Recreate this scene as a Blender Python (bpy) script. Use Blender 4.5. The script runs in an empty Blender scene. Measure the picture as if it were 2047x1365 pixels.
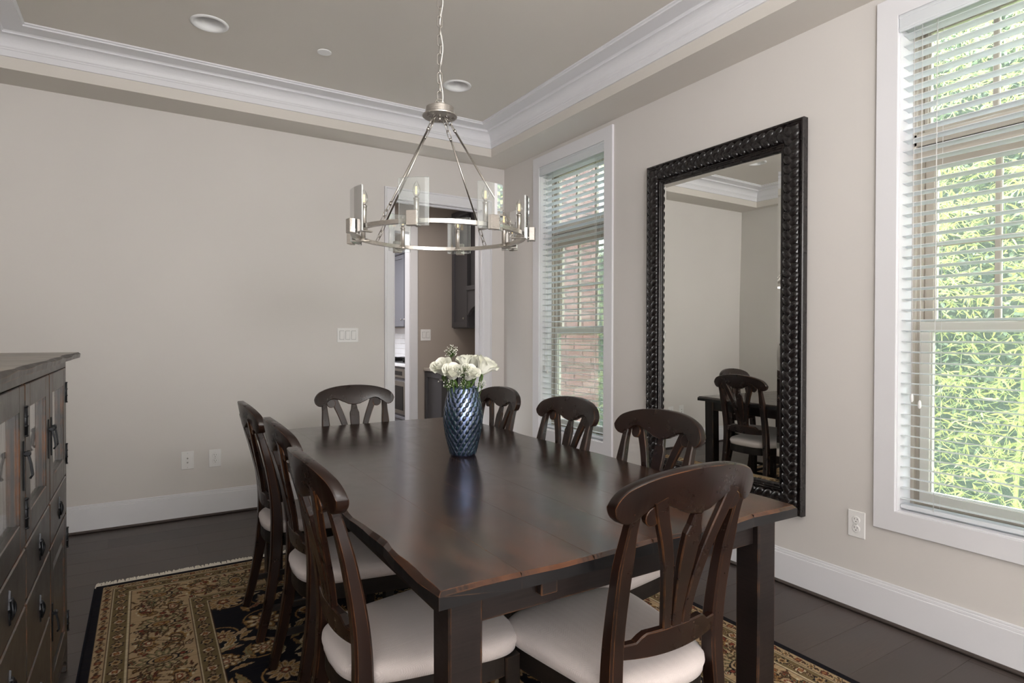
import bpy, math, random
import numpy as np
from mathutils import Vector, Matrix
random.seed(7); rng = np.random.default_rng(7)
PI = math.pi
sc = bpy.context.scene
col = sc.collection

# ------------------------------------------------------------------ camera, world, light, exposure
YAW, PITCH, ROLL, FPX = 0.553233960, -0.00980094, 0.00171487, 1188.24
def cam_axes():
    f = Vector((math.sin(YAW)*math.cos(PITCH), math.cos(YAW)*math.cos(PITCH), math.sin(PITCH)))
    r = Vector((math.cos(YAW), -math.sin(YAW), 0)); u = r.cross(f)
    c, s = math.cos(ROLL), math.sin(ROLL)
    return c*r+s*u, -s*r+c*u, f
cr, cu, cf = cam_axes()
cd = bpy.data.cameras.new('camera'); cam = bpy.data.objects.new('camera', cd); col.objects.link(cam)
m = Matrix((cr, cu, -cf)).transposed().to_4x4(); m.translation = Vector((0, 0, 1.256)); cam.matrix_world = m
cd.sensor_width = 36; cd.lens = FPX*36/2047; cd.clip_start = .02; cd.clip_end = 200
sc.camera = cam

sc.view_settings.view_transform = 'Standard'; sc.view_settings.look = 'None'
sc.view_settings.gamma = 1; sc.view_settings.use_curve_mapping = False
sc.view_settings.exposure = 0.0

w = bpy.data.worlds.new('world'); sc.world = w; w.use_nodes = True
wn = w.node_tree; wn.nodes.clear()
wo = wn.nodes.new('ShaderNodeOutputWorld'); wb = wn.nodes.new('ShaderNodeBackground')
wr = wn.nodes.new('ShaderNodeValToRGB'); wt = wn.nodes.new('ShaderNodeTexCoord'); ws = wn.nodes.new('ShaderNodeSeparateXYZ')
wn.links.new(wt.outputs['Generated'], ws.inputs[0]); wn.links.new(ws.outputs['Z'], wr.inputs[0])
wr.color_ramp.elements[0].position = 0.0; wr.color_ramp.elements[0].color = (.95, .98, 1.0, 1)
wr.color_ramp.elements[1].position = .8; wr.color_ramp.elements[1].color = (.80, .90, 1.0, 1)
wn.links.new(wr.outputs[0], wb.inputs[0]); wb.inputs[1].default_value = 32
wn.links.new(wb.outputs[0], wo.inputs[0])

def lamp(kind, name, loc, energy, color=(1, 1, 1), rot=(0, 0, 0), size=None, size_y=None, angle=None, spread=None):
    d = bpy.data.lights.new(name, kind); d.energy = energy; d.color = color
    if kind == 'AREA':
        d.shape = 'RECTANGLE'; d.size = size; d.size_y = size_y
        if spread: d.spread = spread
    elif kind == 'SUN': d.angle = angle
    elif size: d.shadow_soft_size = size
    o = bpy.data.objects.new(name, d); o.location = loc; o.rotation_euler = rot; col.objects.link(o); return o
sun = lamp('SUN', 'sun', (8, -4, 10), 6, (1, .95, .85), angle=math.radians(1.5))
sun.rotation_euler = Vector((.12, -.55, .83)).to_track_quat('Z', 'Y').to_euler()
# unseen area lamps added behind the camera to brighten the room
lamp('AREA', 'rear_fill', (1.0, -2.35, 1.45), 158, (.97, .985, 1.0), (math.radians(-90), 0, 0), 3.3, 2.3)
lamp('AREA', 'left_fill', (-.78, -1.25, 1.45), 34, (.97, .985, 1.0), (0, math.radians(-90), 0), 2.3, 2.0)
# daylight entering by the two windows
# photographer's flash bounced off the ceiling, behind the camera
lamp('AREA', 'bounce_flash', (.6, -.7, 2.0), 60, (1.0, .99, .98), (math.radians(180-38), 0, 0), .7, .7)
for yy in (3.635, .905):
    q = lamp('AREA', 'window_portal', (2.99, yy, 1.565), 1, (1, 1, 1), (0, math.radians(90), 0), 2.12, .80); q.data.cycles.is_portal = True
# kitchen ceiling light far beyond the doorway
lamp('AREA', 'kitchen_light', (1.6, 7.4, 2.6), 95, (.95, .96, 1.0), (0, 0, 0), 1.2, 1.2)
lamp('AREA', 'pantry_light', (1.9, 5.3, 2.6), 9, (1, .9, .8), (0, 0, 0), .4, .4)

# ------------------------------------------------------------------ node helpers
def mat(name):
    m = bpy.data.materials.new(name); m.use_nodes = True
    m.node_tree.nodes.clear(); return m, NT(m.node_tree)
class NT:
    def __init__(s, t): s.t = t; s.o = t.nodes.new('ShaderNodeOutputMaterial')
    def n(s, typ, **k):
        nd = s.t.nodes.new(typ)
        for a, v in k.items(): setattr(nd, a, v)
        return nd
    def set(s, sock, v):
        if v is None: return
        if isinstance(v, bpy.types.NodeSocket): s.t.links.new(v, sock)
        else:
            if isinstance(v, (tuple, list)) and len(v) == 3 and sock.type == 'RGBA': v = (*v, 1)
            sock.default_value = v
    def math(s, op, a, b=None, c=None, clamp=False):
        nd = s.n('ShaderNodeMath', operation=op, use_clamp=clamp)
        s.set(nd.inputs[0], a); s.set(nd.inputs[1], b); s.set(nd.inputs[2], c); return nd.outputs[0]
    def coord(s, kind='Object'): return s.n('ShaderNodeTexCoord').outputs[kind]
    def mapping(s, v, scale=(1, 1, 1), loc=(0, 0, 0), rot=(0, 0, 0)):
        nd = s.n('ShaderNodeMapping'); s.set(nd.inputs[0], v); s.set(nd.inputs['Scale'], scale)
        s.set(nd.inputs['Location'], loc); s.set(nd.inputs['Rotation'], rot); return nd.outputs[0]
    def noise(s, v, scale=5, detail=3, rough=.5, dist=0):
        nd = s.n('ShaderNodeTexNoise'); s.set(nd.inputs['Vector'], v); nd.inputs['Scale'].default_value = scale
        nd.inputs['Detail'].default_value = detail; nd.inputs['Roughness'].default_value = rough
        nd.inputs['Distortion'].default_value = dist; return nd.outputs['Fac']
    def voro(s, v, scale=5, feature='F1', out='Distance', rnd=1.0):
        nd = s.n('ShaderNodeTexVoronoi', feature=feature); s.set(nd.inputs['Vector'], v)
        nd.inputs['Scale'].default_value = scale; nd.inputs['Randomness'].default_value = rnd; return nd.outputs[out]
    def ramp(s, f, stops, interp='LINEAR'):
        nd = s.n('ShaderNodeValToRGB'); s.set(nd.inputs[0], f); r = nd.color_ramp; r.interpolation = interp
        while len(r.elements) < len(stops): r.elements.new(.5)
        for e, (p, c) in zip(r.elements, stops):
            e.position = p; e.color = (*c, 1) if len(c) == 3 else c
        return nd.outputs[0]
    def mr(s, f, a, b, c=0, d=1):
        nd = s.n('ShaderNodeMapRange'); s.set(nd.inputs[0], f); s.set(nd.inputs[1], a); s.set(nd.inputs[2], b)
        s.set(nd.inputs[3], c); s.set(nd.inputs[4], d); return nd.outputs[0]
    def mix(s, f, a, b, blend='MIX'):
        nd = s.n('ShaderNodeMix', data_type='RGBA', blend_type=blend)
        s.set(nd.inputs[0], f); s.set(nd.inputs[6], a); s.set(nd.inputs[7], b); return nd.outputs[2]
    def bump(s, h, strength=.2, dist=.01, normal=None):
        nd = s.n('ShaderNodeBump'); s.set(nd.inputs['Height'], h); nd.inputs['Strength'].default_value = strength
        nd.inputs['Distance'].default_value = dist
        if normal: s.set(nd.inputs['Normal'], normal)
        return nd.outputs[0]
    def edge(s, radius=.004, lo=.003, hi=.06):
        bv = s.n('ShaderNodeBevel', samples=4); bv.inputs['Radius'].default_value = radius
        ge = s.n('ShaderNodeNewGeometry')
        d = s.n('ShaderNodeVectorMath', operation='DOT_PRODUCT'); s.set(d.inputs[0], bv.outputs[0]); s.set(d.inputs[1], ge.outputs['Normal'])
        return s.mr(s.math('SUBTRACT', 1.0, d.outputs['Value']), lo, hi)
    def bsdf(s, color=(.8, .8, .8), rough=.5, metal=0, spec=.5, normal=None, coat=0, coat_r=.1, trans=0, ior=None, sheen=0, link=True, sss=0, alpha=None):
        nd = s.n('ShaderNodeBsdfPrincipled')
        s.set(nd.inputs['Base Color'], color); s.set(nd.inputs['Roughness'], rough); s.set(nd.inputs['Metallic'], metal)
        s.set(nd.inputs['Specular IOR Level'], spec); s.set(nd.inputs['Normal'], normal)
        s.set(nd.inputs['Coat Weight'], coat); s.set(nd.inputs['Coat Roughness'], coat_r)
        s.set(nd.inputs['Transmission Weight'], trans)
        if ior: nd.inputs['IOR'].default_value = ior
        s.set(nd.inputs['Sheen Weight'], sheen)
        if link: s.t.links.new(nd.outputs[0], s.o.inputs[0])
        return nd.outputs[0]
def rgb(r, g, b):
    f = lambda c: (c/255/12.92) if c/255 <= .04045 else ((c/255+.055)/1.055)**2.4
    return (f(r), f(g), f(b))

# ------------------------------------------------------------------ materials
def paint(name, c, rough=.55, bump=.05):
    m, N = mat(name); co = N.coord(); n1 = N.noise(co, 1.2, 2); n2 = N.noise(co, 220, 2)
    cc = N.mix(N.mr(n1, .3, .7), tuple(x*.975 for x in c), tuple(min(1, x*1.02) for x in c))
    N.bsdf(cc, rough, spec=.3, normal=N.bump(n2, bump, .002)); return m
M = {}
M['wall'] = paint('wall_paint', (.68, .648, .622), .6)
M['ceil'] = paint('ceiling_paint', (.68, .64, .59), .7)
M['trim'] = paint('trim_paint', (.765, .76, .785), .38, .02)
M['taupe'] = paint('pantry_paint', (.40, .35, .31), .6)
M['plate'] = paint('white_plastic', (.82, .81, .80), .25, 0)
def m_blind():
    m, N = mat('blind_slat'); n = N.noise(N.mapping(N.coord(), (60, 3, 60)), 1, 2); c = N.mix(n, (.90, .92, .95), (.94, .95, .97))
    d = N.bsdf(c, .35, spec=.4, link=False); t = N.n('ShaderNodeBsdfTranslucent'); N.set(t.inputs[0], (.9, .93, .95))
    x = N.n('ShaderNodeMixShader'); x.inputs[0].default_value = .38; N.set(x.inputs[1], d); N.set(x.inputs[2], t.outputs[0]); N.set(N.o.inputs[0], x.outputs[0]); return m
M["blind"] = m_blind()
M['can'] = paint('light_can_white', (.85, .85, .85), .4, 0)
M['vinyl'] = paint('window_vinyl', (.50, .45, .39), .4, .01)
M['almond'] = paint('window_vinyl_light', (.66, .63, .58), .4, .01)
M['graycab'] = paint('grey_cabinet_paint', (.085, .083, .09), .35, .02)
M['graycablit'] = paint('grey_cabinet_paint_lit', (.16, .16, .18), .35, .02)  # lighter copy of the cabinet grey, kitchen light put into the colour
M['counter'] = paint('stone_counter', (.55, .50, .45), .3, .02)
M['black'] = paint('black_plastic', (.012, .012, .013), .3, 0)
M['dark'] = paint('dark_gap', (.01, .01, .01), .8, 0)
M['cord'] = paint('white_cord', (.80, .79, .77), .6, 0)

def m_plain(name, c, rough, metal=0, spec=.5):
    m, N = mat(name); n = N.noise(N.coord(), 60, 2)
    N.bsdf(c, N.mr(n, 0, 1, rough*.85, rough*1.15), metal, spec); return m
M['iron'] = m_plain('black_iron', (.02, .021, .024), .38, .7)
M['steel'] = m_plain('stainless', (.45, .44, .42), .3, 1)

def m_nickel():
    m, N = mat('brushed_nickel'); co = N.coord(); n = N.noise(N.mapping(co, (8, 8, 400)), 6, 2)
    N.bsdf(N.mix(n, (.42, .39, .36), (.60, .57, .53)), N.mr(n, 0, 1, .22, .36), 1.0); return m
M['nickel'] = m_nickel()
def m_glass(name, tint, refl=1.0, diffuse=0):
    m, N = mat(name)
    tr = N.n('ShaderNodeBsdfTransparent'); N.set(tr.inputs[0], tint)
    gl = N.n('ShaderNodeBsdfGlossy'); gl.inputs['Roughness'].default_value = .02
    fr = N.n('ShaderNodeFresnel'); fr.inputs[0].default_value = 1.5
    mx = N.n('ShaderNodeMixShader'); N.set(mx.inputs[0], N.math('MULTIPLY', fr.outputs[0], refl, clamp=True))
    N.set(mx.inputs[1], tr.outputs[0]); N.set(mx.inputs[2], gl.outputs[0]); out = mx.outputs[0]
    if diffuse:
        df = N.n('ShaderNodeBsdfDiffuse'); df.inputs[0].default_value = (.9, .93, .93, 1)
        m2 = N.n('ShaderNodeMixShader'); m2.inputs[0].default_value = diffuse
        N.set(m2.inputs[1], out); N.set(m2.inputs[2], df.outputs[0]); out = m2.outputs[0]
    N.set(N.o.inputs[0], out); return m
M['pane'] = m_glass('window_glass', (.93, .96, .95), .8, .10)  # diffuse share paints a white veil of haze and blind reflections
M['shade'] = m_glass('clear_shade_glass', (.93, .95, .94), 1.3, .05)
M['shade_edge'] = m_glass('polished_glass_edge', (.7, .76, .75), 1.0, .55)
M['bulb'] = m_glass('bulb_glass', (.98, .985, .99), .8, .05)
def m_emit(name, c, s):
    m, N = mat(name); e = N.n('ShaderNodeEmission'); N.set(e.inputs[0], c); e.inputs[1].default_value = s
    N.set(N.o.inputs[0], e.outputs[0]); return m
M['filament'] = m_emit('led_filament', (1.0, .66, .25), 3.2)
def m_mirror():
    m, N = mat('mirror_silver'); g = N.n('ShaderNodeBsdfGlossy'); g.inputs['Roughness'].default_value = 0
    n = N.noise(N.coord(), 1.1, 0)
    g.inputs[0].default_value = (.96, .97, .94, 1); N.set(g.inputs['Normal'], N.bump(n, .06, .05)); N.set(N.o.inputs[0], g.outputs[0]); return m
M['mirror'] = m_mirror()

def m_floor():
    m, N = mat('floor_planks'); oi = N.n('ShaderNodeObjectInfo').outputs['Random']; co = N.coord()
    off = N.n('ShaderNodeCombineXYZ'); N.set(off.inputs[0], N.math('MULTIPLY', oi, 37.0)); N.set(off.inputs[1], N.math('MULTIPLY', oi, 11.0))
    v = N.n('ShaderNodeVectorMath', operation='ADD'); N.set(v.inputs[0], co); N.set(v.inputs[1], off.outputs[0]); v = v.outputs[0]
    g = N.noise(N.mapping(v, (3, 45, 1)), 3, 4, .6, .6); bl = N.noise(N.mapping(v, (2, 5, 1)), 2, 3)
    a = N.mix(N.mr(g, .3, .7), (.050, .037, .031), (.088, .066, .056)); a = N.mix(N.mr(bl, .35, .75), a, (.066, .054, .049))
    a = N.mix(N.math('MULTIPLY', oi, .75), a, (.046, .035, .031))
    N.bsdf(a, N.mr(g, 0, 1, .32, .46), spec=.45, normal=N.bump(g, .12, .002)); return m
M['floor'] = m_floor()
def m_wood(name, c1, c2, worn, rough, grain=(1, 1, 12), wear_amt=1.0, coat=.0, marks=False, spec=.5, er=.004, saw=0):
    """dark stained wood, lighter orange wood showing at rubbed edges"""
    m, N = mat(name); co = N.coord()
    g = N.noise(N.mapping(co, grain), 5, 4, .6, .8); b = N.noise(co, 4, 3)
    c = N.mix(N.mr(g, .3, .7), c1, c2); c = N.mix(N.math('MULTIPLY', N.mr(b, .45, .75), .6), c, tuple(x*1.9 for x in c2))
    ed = N.edge(er, .004, .05); n = N.noise(co, 14, 4, .65)
    wv = N.math('MULTIPLY', ed, N.mr(n, .42, .62, 0, wear_amt), clamp=True)
    c = N.mix(wv, c, worn); h = g
    if marks:
        mk = N.noise(N.mapping(co, (14, 5, 1), rot=(0, 0, .5)), 2.2, 5, .7, 1.5); mk = N.mr(mk, .715, .735)
        c = N.mix(N.math('MULTIPLY', mk, .8), c, (.004, .003, .003)); h = N.math('SUBTRACT', N.math('MULTIPLY', g, .5), N.math('MULTIPLY', mk, 3))
        dots = N.mr(N.voro(N.mapping(co, (1, .6, 1)), 4.2), .06, .04); c = N.mix(N.math('MULTIPLY', dots, .85), c, (.004, .003, .003))
        sx = N.n('ShaderNodeSeparateXYZ'); N.set(sx.inputs[0], co); wn2 = N.noise(N.mapping(co, (3, 1, 1)), 3.2, 4, .6, .6)
        nr_ = N.math('MULTIPLY', N.mr(sx.outputs[1], -.35, -1.1), N.mr(wn2, .40, .62)); c = N.mix(N.math('MULTIPLY', nr_, .85), c, (.105, .040, .018))
    if saw:
        sw = N.noise(N.mapping(co, (4, 4, 190)), 1, 3); h = N.math('ADD', h, N.math('MULTIPLY', sw, 1.4)); c = N.mix(N.mr(sw, .35, .7, 0, .35), c, tuple(x*2.2 for x in c2))
    N.bsdf(c, N.mr(n, .2, .8, rough*.85, rough*1.25), spec=spec, normal=N.bump(h, .12 if (saw or marks) else .05, .0015), coat=coat, coat_r=rough*.8); return m
M['chairwood'] = m_wood('chair_wood', (.0075, .004, .003), (.017, .007, .0045), (.27, .10, .03), .28, (1, 1, .15), .8, coat=.0, er=.0025, spec=.38)
M['chairdark'] = m_wood('chair_apron_wood', (.006, .0045, .004), (.011, .008, .0065), (.12, .05, .02), .45, (1, 1, 1), .6, saw=1, spec=.3)
M['tabletop'] = m_wood('table_top_wood', (.011, .0063, .005), (.024, .012, .0085), (.22, .085, .03), .2, (9, .6, 1), .75, coat=.15, marks=True, er=.0035)
M['tableedge'] = m_wood('table_edge_wood', (.006, .0058, .0063), (.011, .010, .0105), (.20, .09, .035), .33, (1, 1, 3), .35, er=.002, spec=.35)
M['tablebase'] = m_wood('table_base_wood', (.0065, .005, .0048), (.013, .0085, .0075), (.22, .085, .025), .42, (1, 1, 1), .9, saw=1, spec=.3)
M['cabwood'] = m_wood('cabinet_wood', (.022, .019, .017), (.040, .035, .031), (.20, .075, .025), .36, (1, 1, .3), 1.0, coat=.2, spec=.6, er=.005)
M['cabtop'] = m_wood('cabinet_top_wood', (.10, .088, .072), (.16, .14, .115), (.02, .015, .012), .4, (6, 1, 1), 1.0, coat=.2, er=.012)
M['cabworn'] = m_wood('cabinet_chipped_edge', (.012, .010, .009), (.030, .024, .020), (.14, .11, .08), .5, (3, 3, 3), .7)
M['cabgap'] = m_plain('cabinet_interior', (.045, .035, .03), .7)
M['frame'] = m_wood('mirror_frame_wood', (.005, .004, .0045), (.009, .0065, .0065), (.07, .03, .02), .26, (3, 3, 3), .25, coat=.15)
def m_oldglass():
    m, N = mat('seeded_cabinet_glass'); n = N.noise(N.mapping(N.coord(), (40, 40, 5)), 1, 2)
    N.bsdf((.10, .10, .095), .12, spec=.9, normal=N.bump(n, .25, .01), coat=1.0, coat_r=.05); return m
M['oldglass'] = m_oldglass()

def m_fabric():
    m, N = mat('cream_herringbone'); s = N.n('ShaderNodeSeparateXYZ'); N.set(s.inputs[0], N.coord())
    x, y = s.outputs[0], s.outputs[1]
    zig = N.math('MULTIPLY', N.math('PINGPONG', x, .012), 1.35)
    wv = N.math('SINE', N.math('MULTIPLY', N.math('ADD', y, zig), 2*PI/.0042))
    f = N.mr(wv, -1, 1); fine = N.noise(N.coord(), 900, 2)
    c = N.mix(N.math('MULTIPLY', f, .55), (.60, .53, .51), (.75, .68, .66)); c = N.mix(N.mr(fine, .3, .8, 0, .3), c, (.45, .40, .37))
    N.bsdf(c, .85, spec=.15, normal=N.bump(N.math('ADD', f, N.math('MULTIPLY', fine, .5)), .35, .0012), sheen=.3); return m
M['fabric'] = m_fabric()
def m_rug():
    m, N = mat('rug_pile'); at = N.n('ShaderNodeVertexColor', layer_name='Col'); n = N.noise(N.coord(), 700, 2)
    bl = N.noise(N.mapping(N.coord(), (1, 14, 1)), 9, 3)
    c = N.mix(N.mr(n, .3, .7, 0, .5), at.outputs[0], (.02, .015, .012), 'MULTIPLY'); c = N.mix(N.mr(n, .35, .7, .1, .75), at.outputs[0], c)
    c = N.mix(N.mr(bl, .3, .7, 0, .28), c, (.03, .022, .015))
    N.bsdf(c, .9, spec=.1, normal=N.bump(n, .6, .003)); return m
M['rug'] = m_rug(); M['fringe'] = m_plain('rug_fringe_cotton', (.78, .73, .64), .9, spec=.1); M['navy'] = m_plain('rug_binding_navy', (.012, .013, .02), .9, spec=.1)
def m_vase():
    m, N = mat('vase_blue_glaze'); n = N.noise(N.coord(), 30, 3)
    N.bsdf(N.mix(n, (.16, .22, .42), (.30, .38, .62)), .2, .9, .8, coat=.6, coat_r=.06); return m
M['vase'] = m_vase()
def m_vscale():
    m, N = mat('vase_cut_ovals'); n = N.noise(N.coord(), 22, 3)
    N.bsdf(N.mix(N.mr(n, .35, .65), (.006, .013, .026), (.012, .035, .05)), .28, .2, .5, coat=.4, coat_r=.1); return m
M['vscale'] = m_vscale()
def m_petal():
    m, N = mat('rose_petal'); n = N.noise(N.coord(), 25, 3)
    N.bsdf(N.mix(n, (.90, .895, .75), (.94, .94, .87)), .5, spec=.25); return m
M['petal'] = m_petal()
M['stem'] = m_plain('stem_green', (.07, .13, .025), .5); M['gyp'] = m_plain('tiny_white_blossom', (.85, .84, .76), .6)
def m_leaf(name, a, b, tr):
    m, N = mat(name); oi = N.n('ShaderNodeNewGeometry').outputs['Random Per Island']
    c = N.mix(oi, a, b); d = N.bsdf(c, .4, spec=.4, link=False)
    t = N.n('ShaderNodeBsdfTranslucent'); N.set(t.inputs[0], tr)
    mx = N.n('ShaderNodeMixShader'); mx.inputs[0].default_value = .45; N.set(mx.inputs[1], d); N.set(mx.inputs[2], t.outputs[0])
    N.set(N.o.inputs[0], mx.outputs[0]); return m
M['bamboo'] = m_leaf('bamboo_leaf', (.12, .135, .045), (.42, .40, .16), (.36, .36, .11))
M['hedge'] = m_leaf('hedge_leaf', (.035, .055, .035), (.20, .24, .15), (.12, .17, .08))
M['culm'] = m_plain('bamboo_culm', (.22, .27, .08), .4)
M['hedgecore'] = m_plain('hedge_core', (.03, .045, .032), .9); M['grass'] = paint('lawn', (.10, .16, .05), .9, .3)
def m_brick():
    m, N = mat('red_brick'); oi = N.n('ShaderNodeObjectInfo').outputs['Random']; n = N.noise(N.coord(), 60, 4)
    c = N.ramp(oi, [(0, (.22, .10, .095)), (.5, (.31, .15, .135)), (1, (.38, .22, .20))]); c = N.mix(N.mr(n, .3, .8, 0, .4), c, (.16, .08, .07))
    N.bsdf(c, .85, spec=.2, normal=N.bump(n, .5, .004)); return m
M['brick'] = m_brick(); M['mortar'] = paint('mortar', (.66, .61, .55), .9, .3)
M['tile'] = paint('white_tile', (.80, .80, .82), .15, .02)

# ------------------------------------------------------------------ mesh builder
class B:
    def __init__(s): s.v = []; s.f = []; s.m = []; s.sm = []
    def add(s, vs, fs, mi=0, smooth=False):
        o = len(s.v); s.v += [tuple(v) for v in vs]; s.f += [tuple(i+o for i in f) for f in fs]
        s.m += [mi]*len(fs); s.sm += [smooth]*len(fs); return s
    def box(s, x0, x1, y0, y1, z0, z1, mi=0, ch=0, jit=0):
        if ch == 0:
            vs = [(x, y, z) for x in (x0, x1) for y in (y0, y1) for z in (z0, z1)]
            return s.add(vs, [(0, 1, 3, 2), (4, 6, 7, 5), (0, 4, 5, 1), (2, 3, 7, 6), (0, 2, 6, 4), (1, 5, 7, 3)], mi)
        c = min(ch, (x1-x0)*.45, (y1-y0)*.45, (z1-z0)*.45)
        # three boxes' hull: 24 vertices
        vs = []; idx = {}
        X = (x0, x1); Y = (y0, y1); Z = (z0, z1)
        for i in (0, 1):
            for j in (0, 1):
                for k in (0, 1):
                    sx, sy, sz = (1, -1)[i], (1, -1)[j], (1, -1)[k]
                    for a in range(3):
                        p = [X[i]+sx*c, Y[j]+sy*c, Z[k]+sz*c]; p[a] = (X[i], Y[j], Z[k])[a]
                        idx[(i, j, k, a)] = len(vs); vs.append(tuple(p))
        I = lambda i, j, k, a: idx[(i, j, k, a)]
        fs = []
        for i in (0, 1):
            fs.append([I(i, 0, 0, 0), I(i, 0, 1, 0), I(i, 1, 1, 0), I(i, 1, 0, 0)]); fs.append([I(0, i, 0, 1), I(0, i, 1, 1), I(1, i, 1, 1), I(1, i, 0, 1)])
            fs.append([I(0, 0, i, 2), I(0, 1, i, 2), I(1, 1, i, 2), I(1, 0, i, 2)])
            for j in (0, 1):
                fs.append([I(i, j, 0, 0), I(i, j, 1, 0), I(i, j, 1, 1), I(i, j, 0, 1)])
                fs.append([I(i, 0, j, 0), I(i, 1, j, 0), I(i, 1, j, 2), I(i, 0, j, 2)])
                fs.append([I(0, i, j, 1), I(1, i, j, 1), I(1, i, j, 2), I(0, i, j, 2)])
                for k in (0, 1): fs.append([I(i, j, k, 0), I(i, j, k, 1), I(i, j, k, 2)])
        cen = Vector(((x0+x1)/2, (y0+y1)/2, (z0+z1)/2)); out = []
        for f in fs:
            a, b, c2 = [Vector(vs[q]) for q in f[:3]]
            n = (b-a).cross(c2-a); mid = sum((Vector(vs[q]) for q in f), Vector())/len(f)
            out.append(tuple(f) if n.dot(mid-cen) > 0 else tuple(reversed(f)))
        return s.add(vs, out, mi)
    def sweep(s, P, Wd, Hd, mi=0, side=(1, 0, 0), ch=.25, smooth=False, cap=True, rnd=8):
        """rounded-rectangle section along points; Wd across `side`, Hd across the other"""
        n = len(P); P = [Vector(p) for p in P]; side = Vector(side); rings = []
        for i in range(n):
            t = (P[min(i+1, n-1)]-P[max(i-1, 0)]).normalized()
            a = (side-t*side.dot(t)).normalized(); b = t.cross(a)
            wd = (Wd[i] if hasattr(Wd, '__len__') else Wd)/2; hd = (Hd[i] if hasattr(Hd, '__len__') else Hd)/2
            c = min(wd, hd)*ch
            pts = [(wd, hd-c), (wd-c, hd), (-wd+c, hd), (-wd, hd-c), (-wd, -hd+c), (-wd+c, -hd), (wd-c, -hd), (wd, -hd+c)]
            rings.append([P[i]+a*x+b*y for x, y in pts])
        vs = [v for r in rings for v in r]; fs = []
        for i in range(n-1):
            for k in range(8):
                k2 = (k+1) % 8; fs.append((i*8+k, i*8+k2, (i+1)*8+k2, (i+1)*8+k))
        if cap: fs.append(tuple(reversed(range(8)))); fs.append(tuple((n-1)*8+k for k in range(8)))
        return s.add(vs, fs, mi, smooth)
    def tube(s, P, r, n=8, mi=0, closed=False, cap=True, smooth=True):
        P = [Vector(p) for p in P]; N = len(P); vs = []; ref = Vector((0, 0, 1)); pa = None
        for i in range(N):
            t = (P[(i+1) % N]-P[i-1]) if closed else (P[min(i+1, N-1)]-P[max(i-1, 0)])
            t.normalize()
            if pa is None:
                a = t.orthogonal().normalized()
            else: a = (pa-t*pa.dot(t)).normalized()
            pa = a; b = t.cross(a); rr = r[i] if hasattr(r, '__len__') else r
            vs += [P[i]+(a*math.cos(2*PI*k/n)+b*math.sin(2*PI*k/n))*rr for k in range(n)]
        fs = []
        for i in range(N if closed else N-1):
            j = (i+1) % N
            for k in range(n): fs.append((i*n+k, i*n+(k+1) % n, j*n+(k+1) % n, j*n+k))
        if cap and not closed: fs.append(tuple(reversed(range(n)))); fs.append(tuple((N-1)*n+k for k in range(n)))
        return s.add(vs, fs, mi, smooth)
    def lathe(s, prof, c=(0, 0, 0), n=32, mi=0, smooth=True, axis='z', cap=False):
        vs = []; fs = []; c = Vector(c)
        for r, z in prof:
            for k in range(n):
                a = 2*PI*k/n; p = (r*math.cos(a), r*math.sin(a), z)
                if axis == 'x': p = (p[2], p[0], p[1])
                if axis == 'y': p = (p[1], p[2], p[0])
                vs.append(c+Vector(p))
        for i in range(len(prof)-1):
            for k in range(n): fs.append((i*n+k, i*n+(k+1) % n, (i+1)*n+(k+1) % n, (i+1)*n+k))
        if cap: fs.append(tuple(reversed(range(n)))); fs.append(tuple((len(prof)-1)*n+k for k in range(n)))
        return s.add(vs, fs, mi, smooth)
    def rectloop(s, a0, a1, b0, b1, prof, plane='xy', base=0, sgn=1, mi=0, smooth=False):
        """mitred moulding round a rectangle; prof = [(inset, height)]"""
        vs = []; fs = []
        for d, h in prof:
            for (a, b) in ((a0+d, b0+d), (a1-d, b0+d), (a1-d, b1-d), (a0+d, b1-d)):
                vs.append((a, b, base+sgn*h) if plane == 'xy' else ((base+sgn*h, a, b) if plane == 'yz' else (a, base+sgn*h, b)))
        for i in range(len(prof)-1):
            for k in range(4): fs.append((i*4+k, i*4+(k+1) % 4, (i+1)*4+(k+1) % 4, (i+1)*4+k))
        return s.add(vs, fs, mi, smooth)
    def xf(s, mtx, start=0):
        for i in range(start, len(s.v)): s.v[i] = tuple(mtx @ Vector(s.v[i]))
        return s
    def mesh(s, name, mats):
        me = bpy.data.meshes.new(name); me.from_pydata(s.v, [], s.f)
        for mm in (mats if isinstance(mats, (list, tuple)) else [mats]): me.materials.append(M[mm] if isinstance(mm, str) else mm)
        me.polygons.foreach_set('material_index', s.m); me.polygons.foreach_set('use_smooth', s.sm); me.update(); return me
    def build(s, name, mats, parent=None, loc=None, rot=None):
        return link(name, s.mesh(name, mats), parent, loc, rot)
def link(name, me, parent=None, loc=None, rot=None):
    o = bpy.data.objects.new(name, me); col.objects.link(o)
    if parent: o.parent = parent
    if loc: o.location = loc
    if rot: o.rotation_euler = rot
    return o
def tag(o, label=None, cat=None, group=None, kind=None):
    if label: o['label'] = label
    if cat: o['category'] = cat
    if group: o['group'] = group
    if kind: o['kind'] = kind
    return o
def thing(name, label, cat, loc=(0, 0, 0), rz=0, group=None):
    o = bpy.data.objects.new(name, None); col.objects.link(o); o.location = loc; o.rotation_euler = (0, 0, rz); o.empty_display_size = .1
    return tag(o, label, cat, group)
def struct(o): return tag(o, kind='structure')
def dup(root, label=None, loc=None, rz=None):
    def cp(o, par):
        c = o.copy(); col.objects.link(c); c.parent = par
        for ch in list(o.children): cp(ch, c)
        return c
    c = cp(root, root.parent)
    if label: c['label'] = label
    if loc: c.location = loc
    if rz is not None: c.rotation_euler = (0, 0, rz)
    return c
def soften(me, deg=35):
    me.polygons.foreach_set('use_smooth', [True]*len(me.polygons)); me.set_sharp_from_angle(angle=math.radians(deg)); return me
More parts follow.
